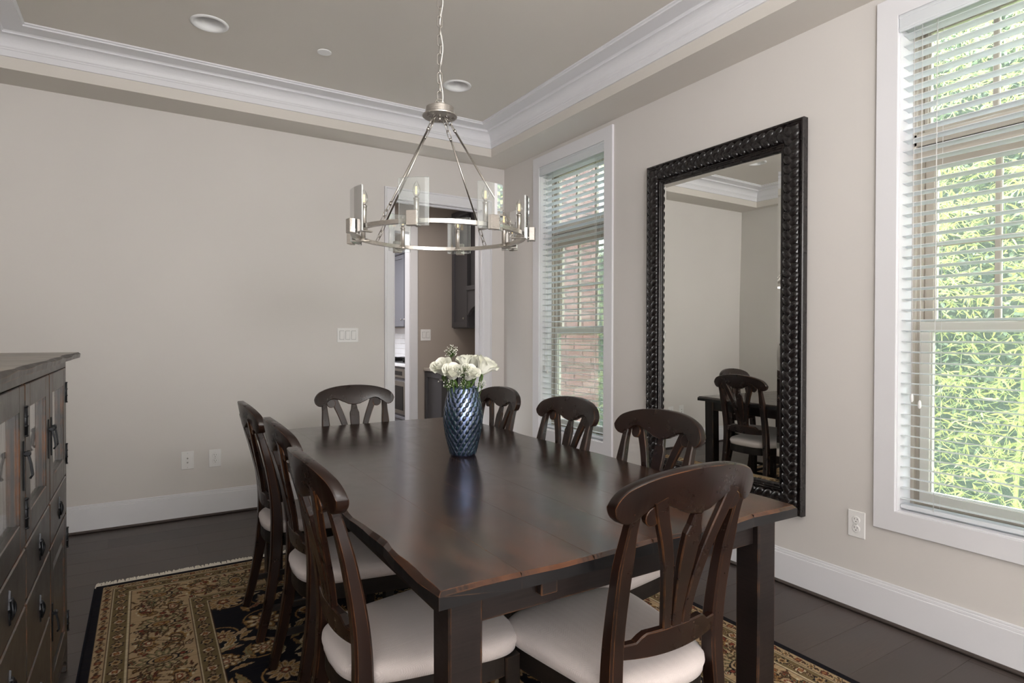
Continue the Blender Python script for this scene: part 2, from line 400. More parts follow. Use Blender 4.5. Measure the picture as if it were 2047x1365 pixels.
def fix(me):
    import bmesh
    bm = bmesh.new(); bm.from_mesh(me); bmesh.ops.recalc_face_normals(bm, faces=bm.faces); bm.to_mesh(me); bm.free()

# ------------------------------------------------------------------ room constants
XR, YB, XL, YN, ZS, ZC = 2.767, 4.618, -.84, -2.6, 2.751, 2.955
TX0, TX1, TY0, TY1 = -.74, 2.476, .0, 4.345
# floor
fl = struct(B().box(XL-.1, XR+.1, YN-.1, YB+.02, -.08, -.016).build('floor', 'floor'))
y = 1.395-.1875*12; r = 0
while y < YB-.005:
    y0, y1 = max(y, YN), min(y+.1875, YB+.0)
    if y1 > -.9:
        x = XL - random.uniform(0, 1.4)
        while x < XR:
            L = random.choice((1.2, 1.5, 1.9)); a, b = max(x, XL), min(x+L, XR)
            if b-a > .05: B().box(a+.0003, b-.0003, y0+.0003, y1-.0003, -.016, 0, ch=.0008).build('plank', 'floor', fl)
            x += L
    y += .1875; r += 1
B().box(XL, XR, YN, 1.395-.1875*12, -.016, 0).build('plank', 'floor', fl)

# walls
ww = B(); T = .16
W1 = (3.23, 4.04); W2 = (.50, 1.31); WZ = (.50, 2.63)
def wallx(bd, x0, x1, ya, yb, holes, z1=3.1):
    y = ya
    for h0, h1 in holes:
        bd.box(x0, x1, y, h0, -.08, z1); bd.box(x0, x1, h0, h1, -.08, WZ[0]); bd.box(x0, x1, h0, h1, WZ[1], z1); y = h1
    bd.box(x0, x1, y, yb, -.08, z1)
wallx(ww, XR, XR+T, YN, YB, [W2, W1]); wright = struct(ww.build('wall_right', 'wall'))
DX0, DX1, DZ = 1.728, 2.538, 2.365
wb_ = B().box(XL-.1, DX0-.02, YB, YB+.124, -.08, 3.1).box(DX1+.02, XR+T, YB, YB+.124, -.08, 3.1).box(DX0-.02, DX1+.02, YB, YB+.124, DZ+.02, 3.1)
struct(wb_.build('wall_back', 'wall'))
struct(B().box(XL-.1, XL, YN, YB, -.08, 3.1).build('wall_left', 'wall'))
struct(B().box(XL-.1, XR+T, YN-.1, YN, -.08, 3.1).build('wall_rear', 'wall'))
# soffit + fascia + tray ceiling with round light holes
cb = B()
cb.box(XL, TX0, YN, YB, ZS, 3.1).box(TX1, XR, YN, YB, ZS, 3.1).box(TX0, TX1, TY1, YB, ZS, 3.1).box(TX0, TX1, YN, TY0, ZS, 3.1)
LP = [(.306, 3.64), (1.813, 3.65), (.306, 1.05), (1.813, 1.05)]; hh = .10; HR = .078
xs = [TX0, .306-hh, .306+hh, 1.813-hh, 1.813+hh, TX1]; ys = [TY0, 1.05-hh, 1.05+hh, 3.645-hh, 3.645+hh, TY1]
for i in range(5):
    for j in range(5):
        x0, x1, y0, y1 = xs[i], xs[i+1], ys[j], ys[j+1]
        if i in (1, 3) and j in (1, 3):
            cx, cy = (x0+x1)/2, (y0+y1)/2; n = 40; vs = []
            for k in range(n):
                a = 2*PI*k/n; c, s_ = math.cos(a), math.sin(a); q = hh/max(abs(c), abs(s_))
                vs += [(cx+HR*c, cy+HR*s_, ZC), (cx+q*c, cy+q*s_, ZC)]
            cb.add(vs, [(2*k, 2*k+1, (2*k+3) % (2*n), (2*k+2) % (2*n)) for k in range(n)])
        else: cb.add([(x0, y0, ZC), (x0, y1, ZC), (x1, y1, ZC), (x1, y0, ZC)], [(0, 1, 2, 3)])
cb.box(TX0, TX1, TY0, TY1, 3.06, 3.1)
ceil = struct(cb.build('ceiling', 'ceil'))
# crown moulding inside the tray
cp = [(-.0, 2.818), (.010, 2.818), (.010, 2.852), (.014, 2.856), (.014, 2.862), (.018, 2.866)]
for k in range(9):
    a = k/8*PI/2; cp.append((.020+.052*(1-math.cos(a)), 2.870+.052*math.sin(a)))
cp += [(.078, 2.922), (.078, 2.930), (.086, 2.936), (.180, 2.936), (.180, 2.944), (.190, 2.947), (.190, ZC)]
struct(B().rectloop(TX0, TX1, TY0, TY1, cp, 'xy', 0, 1).build('trim_1', 'trim'))
# wall-coloured fascia band lies below the crown (the soffit box faces); baseboards with shoe moulding
def base(bd, x0, y0, x1, y1, nx, ny):
    for d0, z0, z1, mi in ((.016, 0.012, .155, 0), (.011, .155, .168, 0), (.006, .168, .178, 0)):
        bd.box(min(x0, x1, x0+nx*d0), max(x0, x1, x0+nx*d0), min(y0, y1, y0+ny*d0), max(y0, y1, y0+ny*d0), z0, z1, mi, ch=.002)
    d = .028; bd.box(min(x0, x1, x0+nx*d), max(x0, x1, x0+nx*d), min(y0, y1, y0+ny*d), max(y0, y1, y0+ny*d), 0, .018, 1, ch=.007)
for nm, a in (('baseboard_back', (XL, YB, DX0-.095, YB, 0, -1)), ('baseboard_right', (XR, YN, XR, YB, -1, 0)), ('baseboard_left', (XL, YN, XL, YB, 1, 0))):
    bd = B(); base(bd, *a)
    if nm == 'baseboard_back': base(bd, DX1+.1, YB, XR, YB, 0, -1)
    struct(bd.build(nm, ['trim', 'floor']))

# doorway: jambs and casing
dj = B().box(DX0-.02, DX0, YB-.004, YB+.128, 0, DZ).box(DX1, DX1+.02, YB-.004, YB+.128, 0, DZ).box(DX0-.02, DX1+.02, YB-.004, YB+.128, DZ, DZ+.02)
dj.box(DX0, DX0+.010, YB+.05, YB+.085, 0, DZ).box(DX1-.010, DX1, YB+.05, YB+.085, 0, DZ).box(DX0, DX1, YB+.05, YB+.085, DZ-.01, DZ)
door = struct(dj.build('door_1', 'trim'))
def casing(x0, x1, z1, y, sg, wd=.086):
    c = B(); prof = [(0, 0), (0, .018), (.012, .022), (.018, .014), (wd-.012, .014), (wd-.006, .010), (wd, .008), (wd, 0)]
    # left, right, head as mitred strips
    for d in (0,):
        vs = []; fs = []
        for i, (ins, h) in enumerate(prof):
            vs += [(x0+ins, y-sg*h, 0), (x0+ins, y-sg*h, z1-ins), (x1-ins, y-sg*h, z1-ins), (x1-ins, y-sg*h, 0)]
        for i in range(len(prof)-1):
            for k in range(3): fs.append((i*4+k, i*4+k+1, (i+1)*4+k+1, (i+1)*4+k))
        c.add(vs, fs)
    return c
casing(DX0-.086, DX1+.092, DZ+.09, YB, 1).build('casing', 'trim', door)

# ------------------------------------------------------------------ windows and blinds
def window(idx, y0, y1, label):
    z0, z1 = WZ
    win = struct(B()  .rectloop(y0, y1, z0, z1, [(-.003, 0), (.004, 0), (.004, .120), (-.003, .120)], 'yz', XR-.002, 1)
                 .build(f'window_{idx}', 'trim'))
    B().rectloop(y0-.088, y1+.088, z0-.088, z1+.088, [(0, 0), (0, .0145), (.0015, .016), (.0865, .016), (.088, .0145), (.088, -.006)], 'yz', XR, -1).build('casing', 'trim', win)
    X0 = XR+.112
    fr = B().rectloop(y0, y1, z0, z1, [(0, 0), (.018, 0), (.018, .018), (.034, .018), (.034, .06)], 'yz', X0, 1)
    fr.box(X0, X0+.07, y0, y1, 2.085, 2.14, 0, ch=.004).box(X0+.01, X0+.07, y0+.02, y1-.02, 2.075, 2.085, 1).box(X0+.005, X0+.07, y0, y1, 2.028, 2.075, 0, ch=.004)
    fr.build('outer_frame', ['vinyl', 'dark'], win)
    def sash(nm, za, zb, xo, wd, cols, rows, matn):
        f = B().rectloop(y0+.034, y1-.034, za, zb, [(0, 0), (.004, -.004), (wd-.006, -.004), (wd-.006, .006), (wd, .006), (wd, .03), (0, .03)], 'yz', X0+xo, 1).build(nm, matn, win)
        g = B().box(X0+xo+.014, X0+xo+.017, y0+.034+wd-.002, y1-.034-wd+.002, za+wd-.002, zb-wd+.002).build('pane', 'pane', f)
        ya, yb = y0+.034+wd, y1-.034-wd
        for k in range(1, cols): yy = ya+(yb-ya)*k/cols; B().box(X0+xo+.006, X0+xo+.026, yy-.011, yy+.011, za+wd-.002, zb-wd+.002, ch=.003).build('muntin', matn, f)
        for k in range(1, rows): zz = za+wd+(zb-za-2*wd)*k/rows; B().box(X0+xo+.007, X0+xo+.025, ya, yb, zz-.011, zz+.011, ch=.003).build('muntin', matn, f)
    sash('transom_sash', 2.14, z1-.034, .03, .022, 3, 1, 'vinyl')
    sash('upper_sash', 1.285, 2.028, .045, .042, 3, 2, 'vinyl')
    sash('lower_sash', z0+.034, 1.318, .012, .045, 1, 1, 'almond')
    B().box(X0-.002, X0+.012, (y0+y1)/2-.03, (y0+y1)/2+.03, 1.318, 1.330, ch=.003).build('sash_lock', 'almond', win)
    # the blind
    t = thing('window_blind', label, 'blind', (XR+.045, (y0+y1)/2, z0), 0, 'white faux wood blinds in the windows')
    hw = (y1-y0)/2-.006
    vl = B().sweep([(-.052, -hw-.003, 2.094), (-.052, hw+.003, 2.094)], .074, .010, side=(0, 0, 1), ch=.6)
    for zz in (2.07, 2.118): vl.sweep([(-.0575, -hw-.003, zz), (-.0575, hw+.003, zz)], .010, .004, side=(0, 0, 1), ch=.6)
    vl.build('valance', 'blind', t)
    B().box(-.03, .03, -hw, hw, 2.075, 2.122).build('head_rail', 'blind', t)
    sl = B(); tilt = math.radians(7); n = 5; vs = []
    for k in range(n):
        u = -1+2*k/(n-1); xx = .0245*u*math.cos(tilt); zz = -.0245*u*math.sin(tilt)+.0022*(1-u*u)
        for s_ in (1, -1):
            for yy in (-hw, hw): vs.append((xx, yy, zz+s_*.0013))
    fs = []
    for k in range(n-1):
        a = k*4; b = a+4; fs += [(a, a+1, b+1, b), (a+2, b+2, b+3, a+3)]
        fs += [(a, b, b+2, a+2), (a+1, a+3, b+3, b+1)]
    fs += [(0, 2, 3, 1), (4*(n-1), 4*(n-1)+1, 4*(n-1)+3, 4*(n-1)+2)]
    sl.add(vs, fs, 0, False); slm = sl.mesh('slat', 'blind')
    N = 45; zt = 2.048; zb = .052; dz = (zt-zb)/(N-1)
    for k in range(N): link('slat', slm, t, (0, 0, zb+k*dz), (0, 0, 0))
    B().box(-.027, .027, -hw, hw, .012, .030, ch=.004).build('bottom_rail', 'blind', t)
    for yy in (-hw+.13, hw-.13) if hw > .3 else (0,):
        c = B()
        for dx in (-.0262, .0262): c.tube([(dx, yy, .02), (dx, yy, 2.08)], .0009, 5)
        c.tube([(-.004, yy+.012, .0), (-.002, yy+.012, 2.08)], .0011, 5); c.build('ladder_cord', 'cord', t)
    for q, (yy, zz) in enumerate(((hw-.045, .49), (hw-.075, .465))):
        c = B().tube([(-.030, yy, zz), (-.030, yy, 2.07)], .0012, 5).build('pull_cord', 'cord', t)
        B().lathe([(.0015, .022), (.006, .014), (.007, .004), (.0065, -.008), (.003, -.014)], (-.030, yy, zz), 10).build('tassel', 'plate', c)
    return t
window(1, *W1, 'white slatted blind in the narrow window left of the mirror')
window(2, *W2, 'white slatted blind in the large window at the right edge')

# ------------------------------------------------------------------ outside
GZ = -.6
struct(B().box(XR+T, 22, -14, 16, GZ-.1, GZ).build('ground', 'grass'))
ow = B().box(XR+T+.001, 3.82, YB-.05, YB+.06, GZ, 3.4).box(3.71, 3.82, YB+.06, 9.6, GZ, 3.4).build('wall_outside', 'mortar'); struct(ow)
bl, bh, pit = .195, .062, .073
brick_me = B().box(-bl/2, bl/2, -.02, .012, -bh/2, bh/2, ch=.003).mesh('brick', 'brick'); half_me = B().box(-bl/4+.003, bl/4-.003, -.02, .012, -bh/2, bh/2, ch=.003).mesh('brick', 'brick')
z = .28; k = 0
while z < 3.0:
    xx = 3.815 - (bl/2 if k % 2 else bl/4); first = True; me = brick_me if k % 2 else half_me
    while xx > XR+T:
        o = link('brick', me, ow, (xx, YB-.05-.002+random.uniform(-.003, .003), z))
        nx = xx-(bl/2+.011+(bl/2 if me is brick_me else bl/4)) if first else xx-bl-.011
        if first and me is half_me: nx = xx-bl/4-.008-bl/2
        xx = nx; me = brick_me; first = False
    z += pit; k += 1
def leaf_pts(L, Wd):
    return [(0, 0, 0), (L*.3, Wd/2, .004), (L*.3, -Wd/2, .004), (L*.65, Wd*.4, -.004), (L*.65, -Wd*.4, -.004), (L, 0, -.02)], [(0, 2, 1), (1, 2, 4, 3), (3, 4, 5)]
def leafmat(rn, base):
    d = Vector((rn.uniform(-1, 1), rn.uniform(-1, 1), rn.uniform(-1.1, .25))).normalized()
    q = d.to_track_quat('X', 'Z').to_matrix().to_4x4() @ Matrix.Rotation(rn.uniform(0, 6.28), 4, 'X')
    q.translation = base; return q
def bamboo(loc, h, rad, nl, label, seed, single=45, zlo=.2):
    rn = random.Random(seed); t = thing('bamboo_plant', label, 'bamboo', loc, 0, 'bamboo plants outside the large window')
    tips = []
    for c in range(7):
        a = rn.uniform(0, 6.28); r0 = rad*.35*rn.random(); x0, y0 = r0*math.cos(a), r0*math.sin(a); bx, by = rn.uniform(-.5, .2)*rad, rn.uniform(-.6, .6)*rad
        pts = [(x0+bx*(k/6)**2, y0+by*(k/6)**2, h*k/6) for k in range(7)]
        B().tube(pts, [.014-.0017*k for k in range(7)], 6).build('culm', 'culm', t)
    V, F = leaf_pts(1, 1); f = B(); cnt = 0
    lm = []
    for L_, W_ in ((.075, .010), (.10, .013)):
        v_, f_ = leaf_pts(L_, W_); lm.append(B().add(v_, f_).mesh('leaf', 'bamboo'))
    i = 0
    while i < nl:
        # sprays of leaves hanging from twigs
        a = rn.uniform(0, 6.28); rr = rad*math.sqrt(rn.random()); zz = zlo+(h-zlo)*(1-rn.random()**1.25)
        base = Vector((rr*math.cos(a), rr*math.sin(a), zz)); dr = Vector((rn.uniform(-1, .3), rn.uniform(-1, 1), rn.uniform(-.5, .4))).normalized()
        tw = [base+dr*(.06*k)+Vector((0, 0, -.004*k*k)) for k in range(7)]
        f.tube(tw[::3], .0018, 3, mi=1)
        for k in range(1, 7):
            for s_ in (0, 1):
                L_ = rn.uniform(.045, .10); v_, f_ = leaf_pts(L_, L_*.13); mm = leafmat(rn, tw[k])
                if cnt < single and -base.x > rad*.2: link('leaf', lm[rn.random() < .5], t, mm.translation, mm.to_euler()); cnt += 1
                else: f.add([mm @ Vector(v) for v in v_], f_)
                i += 1
    o = f.build('foliage', ['bamboo', 'culm'], t); o['kind'] = 'stuff'
bamboo((4.55, 1.25, GZ), 5.2, .75, 13000, 'bright green bamboo seen in the middle of the large window', 1)
bamboo((4.9, 2.75, GZ), 5.2, .8, 9000, 'leafy bamboo clump seen at the left side of the large window', 2)
bamboo((4.6, -.35, GZ), 5.0, .8, 7000, 'bamboo clump filling the far right of the large window', 3)
bamboo((5.6, 6.4, GZ), 4.6, .9, 6500, 'bamboo clump seen past the brick corner through the narrow window', 4)
def hedge(loc, sx, sy, h, n, label, seed):
    rn = random.Random(seed); t = thing('hedge', label, 'hedge', loc, 0)
    c = B(); vs = []; fs = []; nu, nv = 14, 8
    for i in range(nu+1):
        for j in range(nv+1):
            u, v = i/nu, j/nv; a = v*PI
            vs.append((sx*.8*(.5-.5*0)*math.cos(a)*(1+.15*math.sin(9*u)), (u-.5)*sy, max(0, h*.93*math.sin(a)**.5*(1+.06*math.sin(13*u+a)))))
    for i in range(nu):
        for j in range(nv): a = i*(nv+1)+j; fs.append((a, a+1, a+nv+2, a+nv+1))
    c.add(vs, fs).build('core', 'hedgecore', t)
    f = B()
    for i in range(n):
        a = rn.uniform(PI*.45, PI); u = rn.random(); b = Vector((sx*.42*math.cos(a), (u-.5)*sy, h*abs(math.sin(a))**.5*rn.uniform(.92, 1.06)))
        L_ = rn.uniform(.045, .085); v_, f_ = leaf_pts(L_, L_*.42); mm = leafmat(rn, b); f.add([mm @ Vector(v) for v in v_], f_)
    f.build('foliage', 'hedge', t)['kind'] = 'stuff'
hedge((7.2, 1.5, GZ), 1.8, 9, 5.4, 60000, 'dark hedge behind the bamboo outside the large window', 5)
hedge((7.6, 9.2, GZ), 1.6, 6, 3.4, 20000, 'dark hedge beyond the brick corner outside the narrow window', 6)

# ------------------------------------------------------------------ pantry and kitchen beyond the doorway
YP = 6.0
struct(B().box(XL-.1, XR+1.2, YB+.124, 9.6, -.08, 0).build('floor', 'floor'))
struct(B().box(XL, XR+1.2, YB+.124, 9.6, 2.75, 2.8).build('ceiling', 'ceil'))
struct(B().box(2.431, 3.35, YP, YP+.12, 0, 2.75).box(.6, 1.4, YP, YP+.12, 0, 2.75).box(1.4, 2.431, YP, YP+.12, 2.38, 2.75).build('wall_pantry', 'taupe'))
struct(B().box(3.22, 3.35, YB+.124, 9.6, 0, 2.75).build('wall_kitchen', 'taupe'))
struct(B().box(.5, .6, YB+.124, 9.6, 0, 2.75).build('wall_passage', 'taupe'))
struct(B().box(.5, 3.4, 9.5, 9.6, 0, 2.75).build('wall_far', 'taupe'))
d2 = struct(B().box(2.411, 2.431, YP-.004, YP+.124, 0, 2.38).box(1.4, 2.431, YP-.004, YP+.124, 2.36, 2.38).build('door_2', 'trim'))
B().box(2.416, 2.503, YP-.018, YP, 0, 2.45, ch=.003).box(1.4, 2.416, YP-.018, YP, 2.36, 2.45, ch=.003).build('casing', 'trim', d2)
def knob(p, parent): return B().lathe([(.003, 0), (.004, -.012), (.011, -.016), (.012, -.022), (.007, -.027), (.0001, -.028)], p, 12, axis='x').build('knob', 'nickel', parent)
def shaker(bd, x, y0, y1, z0, z1, w_=.055, mi=0):
    bd.box(x-.019, x, y0, y0+w_, z0, z1, mi, ch=.0015).box(x-.019, x, y1-w_, y1, z0, z1, mi, ch=.0015)
    bd.box(x-.019, x, y0+w_, y1-w_, z0, z0+w_, mi, ch=.0015).box(x-.019, x, y0+w_, y1-w_, z1-w_, z1, mi, ch=.0015).box(x-.008, x, y0+w_, y1-w_, z0+w_, z1-w_, mi)
def cabx(name, label, x0, x1, y0, y1, z0, z1, matn, doors, cat='cabinet', crown=0, knobs=True, toe=0, group=None):
    """cabinet facing -X at x0, doors: list of (y0,y1,z0,z1,kind)"""
    t = thing(name, label, cat, ((x0+x1)/2, (y0+y1)/2, z0), 0, group); ox, oy, oz = t.location
    bd = B().box(x0-ox, x1-ox, y0-oy, y1-oy, toe, z1-oz)
    if toe: bd.box(x0-ox+.06, x1-ox, y0-oy, y1-oy, 0, toe)
    if crown: bd.box(x0-ox-.03, x1-ox, y0-oy-.02, y1-oy, z1-oz, z1-oz+crown, ch=.01)
    bd.build('body', matn, t)
    for (a, b, c, d, kind, ky, kz) in doors:
        q = B(); shaker(q, x0-ox, a-oy, b-oy, c-oz, d-oz, .055 if d-c > .25 else .03); p = q.build(kind, matn, t)
        if knobs: knob((x0-ox-.019, ky-oy, kz-oz), p)
    return t
cabx('wall_cabinet', 'dark grey wall cabinet hanging above the pantry counter', 2.93, 3.205, 5.62, 5.985, 1.335, 2.55, 'graycab',
     [(5.625, 5.99, 1.345, 2.53, 'door', 5.67, 1.44)], crown=.06)
t = thing('range_hood', 'dark arched range hood beside the pantry wall cabinet', 'hood', (3.05, 5.25, 1.45))
hb = B(); vs = []; n = 12
for k in range(n+1):
    u = k/n; yy = -.36+.72*u; zz = .02+.13*math.sin(PI*u)**.7
    for xx in (-.14, -.10): vs += [(xx, yy, zz), (xx, yy, .30)]
fs = []
for k in range(n):
    a = 4*k; b = a+4; fs += [(a, b, b+1, a+1), (a+2, a+3, b+3, b+2), (a, a+2, b+2, b), (a+1, b+1, b+3, a+3)]
hb.add(vs, fs).build('valance', 'graycab', t)
B().box(-.16, .17, -.37, .365, .28, .33, ch=.006).box(-.10, .17, -.36, .36, .33, 1.2).build('body', 'graycab', t)
cabx('base_cabinet', 'dark grey base cabinet under the pantry counter, left of the vase', 2.60, 3.205, 4.8, 5.985, 0, .875, 'graycab',
     [(5.54, 5.985, .11, .865, 'door', 5.58, .78), (4.82, 5.18, .11, .865, 'door', 5.0, .78)], toe=.1)
t = thing('wine_cooler', 'small dark cooler with wooden front strip beside the base cabinet', 'appliance', (2.57, 5.36, 0))
B().box(0, .028, -.17, .17, .11, .86, ch=.003).build('door', 'black', t); B().box(-.03, -.018, -.15, .15, .80, .815).box(-.02, 0, -.14, -.13, .80, .81).box(-.02, 0, .13, .14, .80, .81).build('handle', 'steel', t)
ct = tag(B().box(2.565, 3.21, 4.8, 5.99, .876, .906, ch=.004).build('countertop', 'counter'), 'beige stone countertop on the dark pantry base cabinet', 'countertop')
# kitchen run along the far right wall
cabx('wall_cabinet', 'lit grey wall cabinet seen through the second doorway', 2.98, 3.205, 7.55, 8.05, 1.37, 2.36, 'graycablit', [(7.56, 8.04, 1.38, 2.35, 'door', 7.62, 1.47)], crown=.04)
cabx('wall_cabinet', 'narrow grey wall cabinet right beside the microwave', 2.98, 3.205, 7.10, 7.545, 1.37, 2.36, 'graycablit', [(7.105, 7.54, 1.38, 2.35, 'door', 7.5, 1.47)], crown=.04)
t = thing('microwave', 'black microwave above the cooktop in the far kitchen', 'microwave', (3.02, 8.45, 1.45))
B().box(-.06, .2, -.38, .38, 0, .42, ch=.008).build('body', 'steel', t); B().box(-.07, -.06, -.36, .20, .03, .39).build('door', 'black', t)
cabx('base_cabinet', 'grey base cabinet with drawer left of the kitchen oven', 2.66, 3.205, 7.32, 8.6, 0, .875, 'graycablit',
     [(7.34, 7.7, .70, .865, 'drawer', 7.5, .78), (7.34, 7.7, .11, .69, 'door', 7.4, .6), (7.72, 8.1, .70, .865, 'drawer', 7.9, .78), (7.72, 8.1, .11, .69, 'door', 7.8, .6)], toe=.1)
t = thing('oven', 'built-in oven with black glass door in the grey kitchen cabinets', 'oven', (2.66, 7.0, 0))
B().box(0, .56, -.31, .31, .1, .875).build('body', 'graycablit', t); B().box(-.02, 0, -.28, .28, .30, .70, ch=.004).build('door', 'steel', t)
B().box(-.024, -.019, -.23, .23, .35, .64).build('glass', 'black', t); B().box(-.02, 0, -.28, .28, .74, .85, ch=.004).build('control_panel', 'steel', t); B().box(-.022, -.02, -.2, .2, .77, .82).build('display', 'black', t)
q = B(); shaker(q, 0, -.29, .29, .12, .27, .03); q.build('drawer', 'graycablit', t)
tag(B().box(2.63, 3.22, 6.65, 8.6, .876, .91, ch=.004).build('countertop', 'tile'), 'pale countertop in the far kitchen below the white tile', 'countertop')
t = thing('cooktop', 'black cooktop on the far kitchen countertop', 'cooktop', (2.95, 7.45, .911)); B().box(-.22, .22, -.6, .6, 0, .012, ch=.003).build('glass', 'black', t)
for a in (-.35, 0, .35):
    B().box(-.18, .18, a-.012, a+.012, .012, .05).box(-.012, .012, a-.15, a+.15, .035, .05).build('grate', 'black', t)
sp = struct(B().box(3.212, 3.22, 6.2, 9.4, .91, 1.37).build('wall_backsplash', 'mortar')); tm = B().box(-.006, 0, -.098, .098, -.036, .036, ch=.0015).mesh('tile', 'tile')
for i in range(6):
    for j in range(14): link('tile', tm, sp, (3.212, 6.75+j*.2+(i % 2)*.1, .948+i*.0755))

# ------------------------------------------------------------------ rug
def make_rug():
    W_, L_ = 2.40, 3.05; q = .004; nx, ny = int(W_/q), int(L_/q)
    hx, hy = nx//2, ny//2
    C = lambda r, g, b: np.array(rgb(r, g, b))
    navy, beige, olive, rust, cream, gold, brown, sage = C(18, 19, 29), C(190, 163, 127), C(124, 106, 74), C(130, 64, 48), C(216, 198, 164), C(160, 124, 78), C(80, 56, 42), C(134, 126, 92)
    X, Y = np.meshgrid((np.arange(hx)+.5)*q, (np.arange(hy)+.5)*q, indexing='ij'); img = np.zeros((hx, hy, 3)); e = np.minimum(X, Y)
    img[:] = navy
    for a, b, c in ((.035, .078, beige), (.078, .083, cream), (.083, .146, olive), (.146, .151, cream), (.151, .387, beige), (.387, .392, cream), (.392, .455, olive), (.455, .461, cream)): img[(e >= a) & (e < b)] = c
    img[(np.abs(e-.0765) < .002) | (np.abs(e-.1535) < .002) | (np.abs(e-.3845) < .002) | (np.abs(e-.4635) < .0025)] = brown
    field = e > .464
    def win(cx, cy, r):
        i0, i1, j0, j1 = max(0, int((cx-r)/q)), min(hx, int((cx+r)/q)+1), max(0, int((cy-r)/q)), min(hy, int((cy+r)/q)+1)
        return slice(i0, i1), slice(j0, j1)
    def shape(cx, cy, r, rot, fn, colr, mask=None):
        s1, s2 = win(cx, cy, r*1.3)
        if s1.stop <= s1.start or s2.stop <= s2.start: return
        dx, dy = X[s1, s2]-cx, Y[s1, s2]-cy; u = dx*math.cos(rot)+dy*math.sin(rot); v = -dx*math.sin(rot)+dy*math.cos(rot)
        k = fn(u, v)
        if mask is not None: k &= mask[s1, s2]
        img[s1, s2][k] = colr
    def rosette(cx, cy, R, n, cols, rot=0, mask=None, sq=1.0):
        for i, c in enumerate(cols):
            rr = R*(1-i/len(cols)*.92)
            shape(cx, cy, R, rot, lambda u, v: np.hypot(u, v/sq) < rr*(1+(.16 if i < len(cols)-1 else 0)*np.cos(n*np.arctan2(v/sq, u)+i*1.3)), c, mask)
    def petals(cx, cy, R, n, c1, c2, c3, rot=0, mask=None):
        for k in range(n):
            a = rot+2*PI*k/n
            for sc_, c in ((1, brown), (.84, c1), (.45, c2)):
                px_, py_ = cx+R*.62*math.cos(a), cy+R*.62*math.sin(a)
                shape(px_, py_, R*.45, a, lambda u, v: (u/(R*.42*sc_))**2+(v/(R*2.1/n*sc_))**2 < 1, c, mask)
        rosette(cx, cy, R*.30, 5, [brown, c3, gold, cream], rot, mask)
    def leaf(cx, cy, L, wd, rot, c1, c2, mask=None, bend=3.0):
        for sc_, c in ((1.0, c2), (.80, c1)):
            shape(cx, cy, L*.6, rot, lambda u, v: (np.abs(u) < L/2*sc_) & (np.abs(v-bend*u*u) < wd/2*sc_*np.cos(np.clip(u/(L*sc_), -.5, .5)*PI)*(1+.18*np.sin(u*220))), c, mask)
        shape(cx, cy, L*.6, rot, lambda u, v: (np.abs(u) < L*.34) & (np.abs(v-bend*u*u) < .0022), c2*.7, mask)
    def vine(pts, wd, c, mask=None):
        for (x0, y0), (x1, y1) in zip(pts[:-1], pts[1:]):
            shape((x0+x1)/2, (y0+y1)/2, math.hypot(x1-x0, y1-y0)/2+wd, math.atan2(y1-y0, x1-x0), lambda u, v: (np.abs(v) < wd) & (np.abs(u) < math.hypot(x1-x0, y1-y0)/2+wd*.7), c, mask)
    def fan(cx, cy, R, rot, mask=None):
        for k, rr in enumerate((1.0, .9, .68, .5, .33, .18)):
            c = (cream, gold, brown, beige, rust, cream)[k]
            shape(cx, cy, R, rot, lambda u, v: (np.hypot(u, v*.85) < R*rr*(1+.12*np.abs(np.cos(4.5*np.arctan2(v, u)+k)))) & (u > -R*.45*rr), c, mask)
        for s_ in (-1, 1): leaf(cx-R*.5*math.cos(rot)-s_*R*.55*math.sin(rot), cy-R*.5*math.sin(rot)+s_*R*.55*math.cos(rot), R*1.0, R*.32, rot+s_*2.2, gold, brown, mask, bend=4*s_)
    # guard borders: little flowers
    rr = random.Random(3)
    for (e0, step, R, cc) in ((.0565, .052, .015, [brown, rust, gold]), (.1145, .075, .022, [brown, cream, rust, gold]), (.4235, .075, .022, [brown, cream, rust, gold])):
        s_ = e0; k = 0
        while s_ < 1.6:
            c2 = cc if k % 2 else [navy, beige, gold, brown]
            for (x, y) in ((e0, s_), (s_, e0)):
                if s_ < (hy if x == e0 else hx)*q+.03:
                    rosette(x, y, R, 4 if k % 2 else 6, c2, k)
                    for d in (-1, 1):
                        dx, dy = (0, d*step/2) if x == e0 else (d*step/2, 0)
                        leaf(x+dx, y+dy, step*.55, R*.55, (PI/2 if x == e0 else 0)+.6*d, sage if e0 < .08 else beige, brown)
            s_ += step; k += 1
    # main border: medallions alternating with sprays
    main = (e > .156) & (e < .382); s_ = .27; k = 0
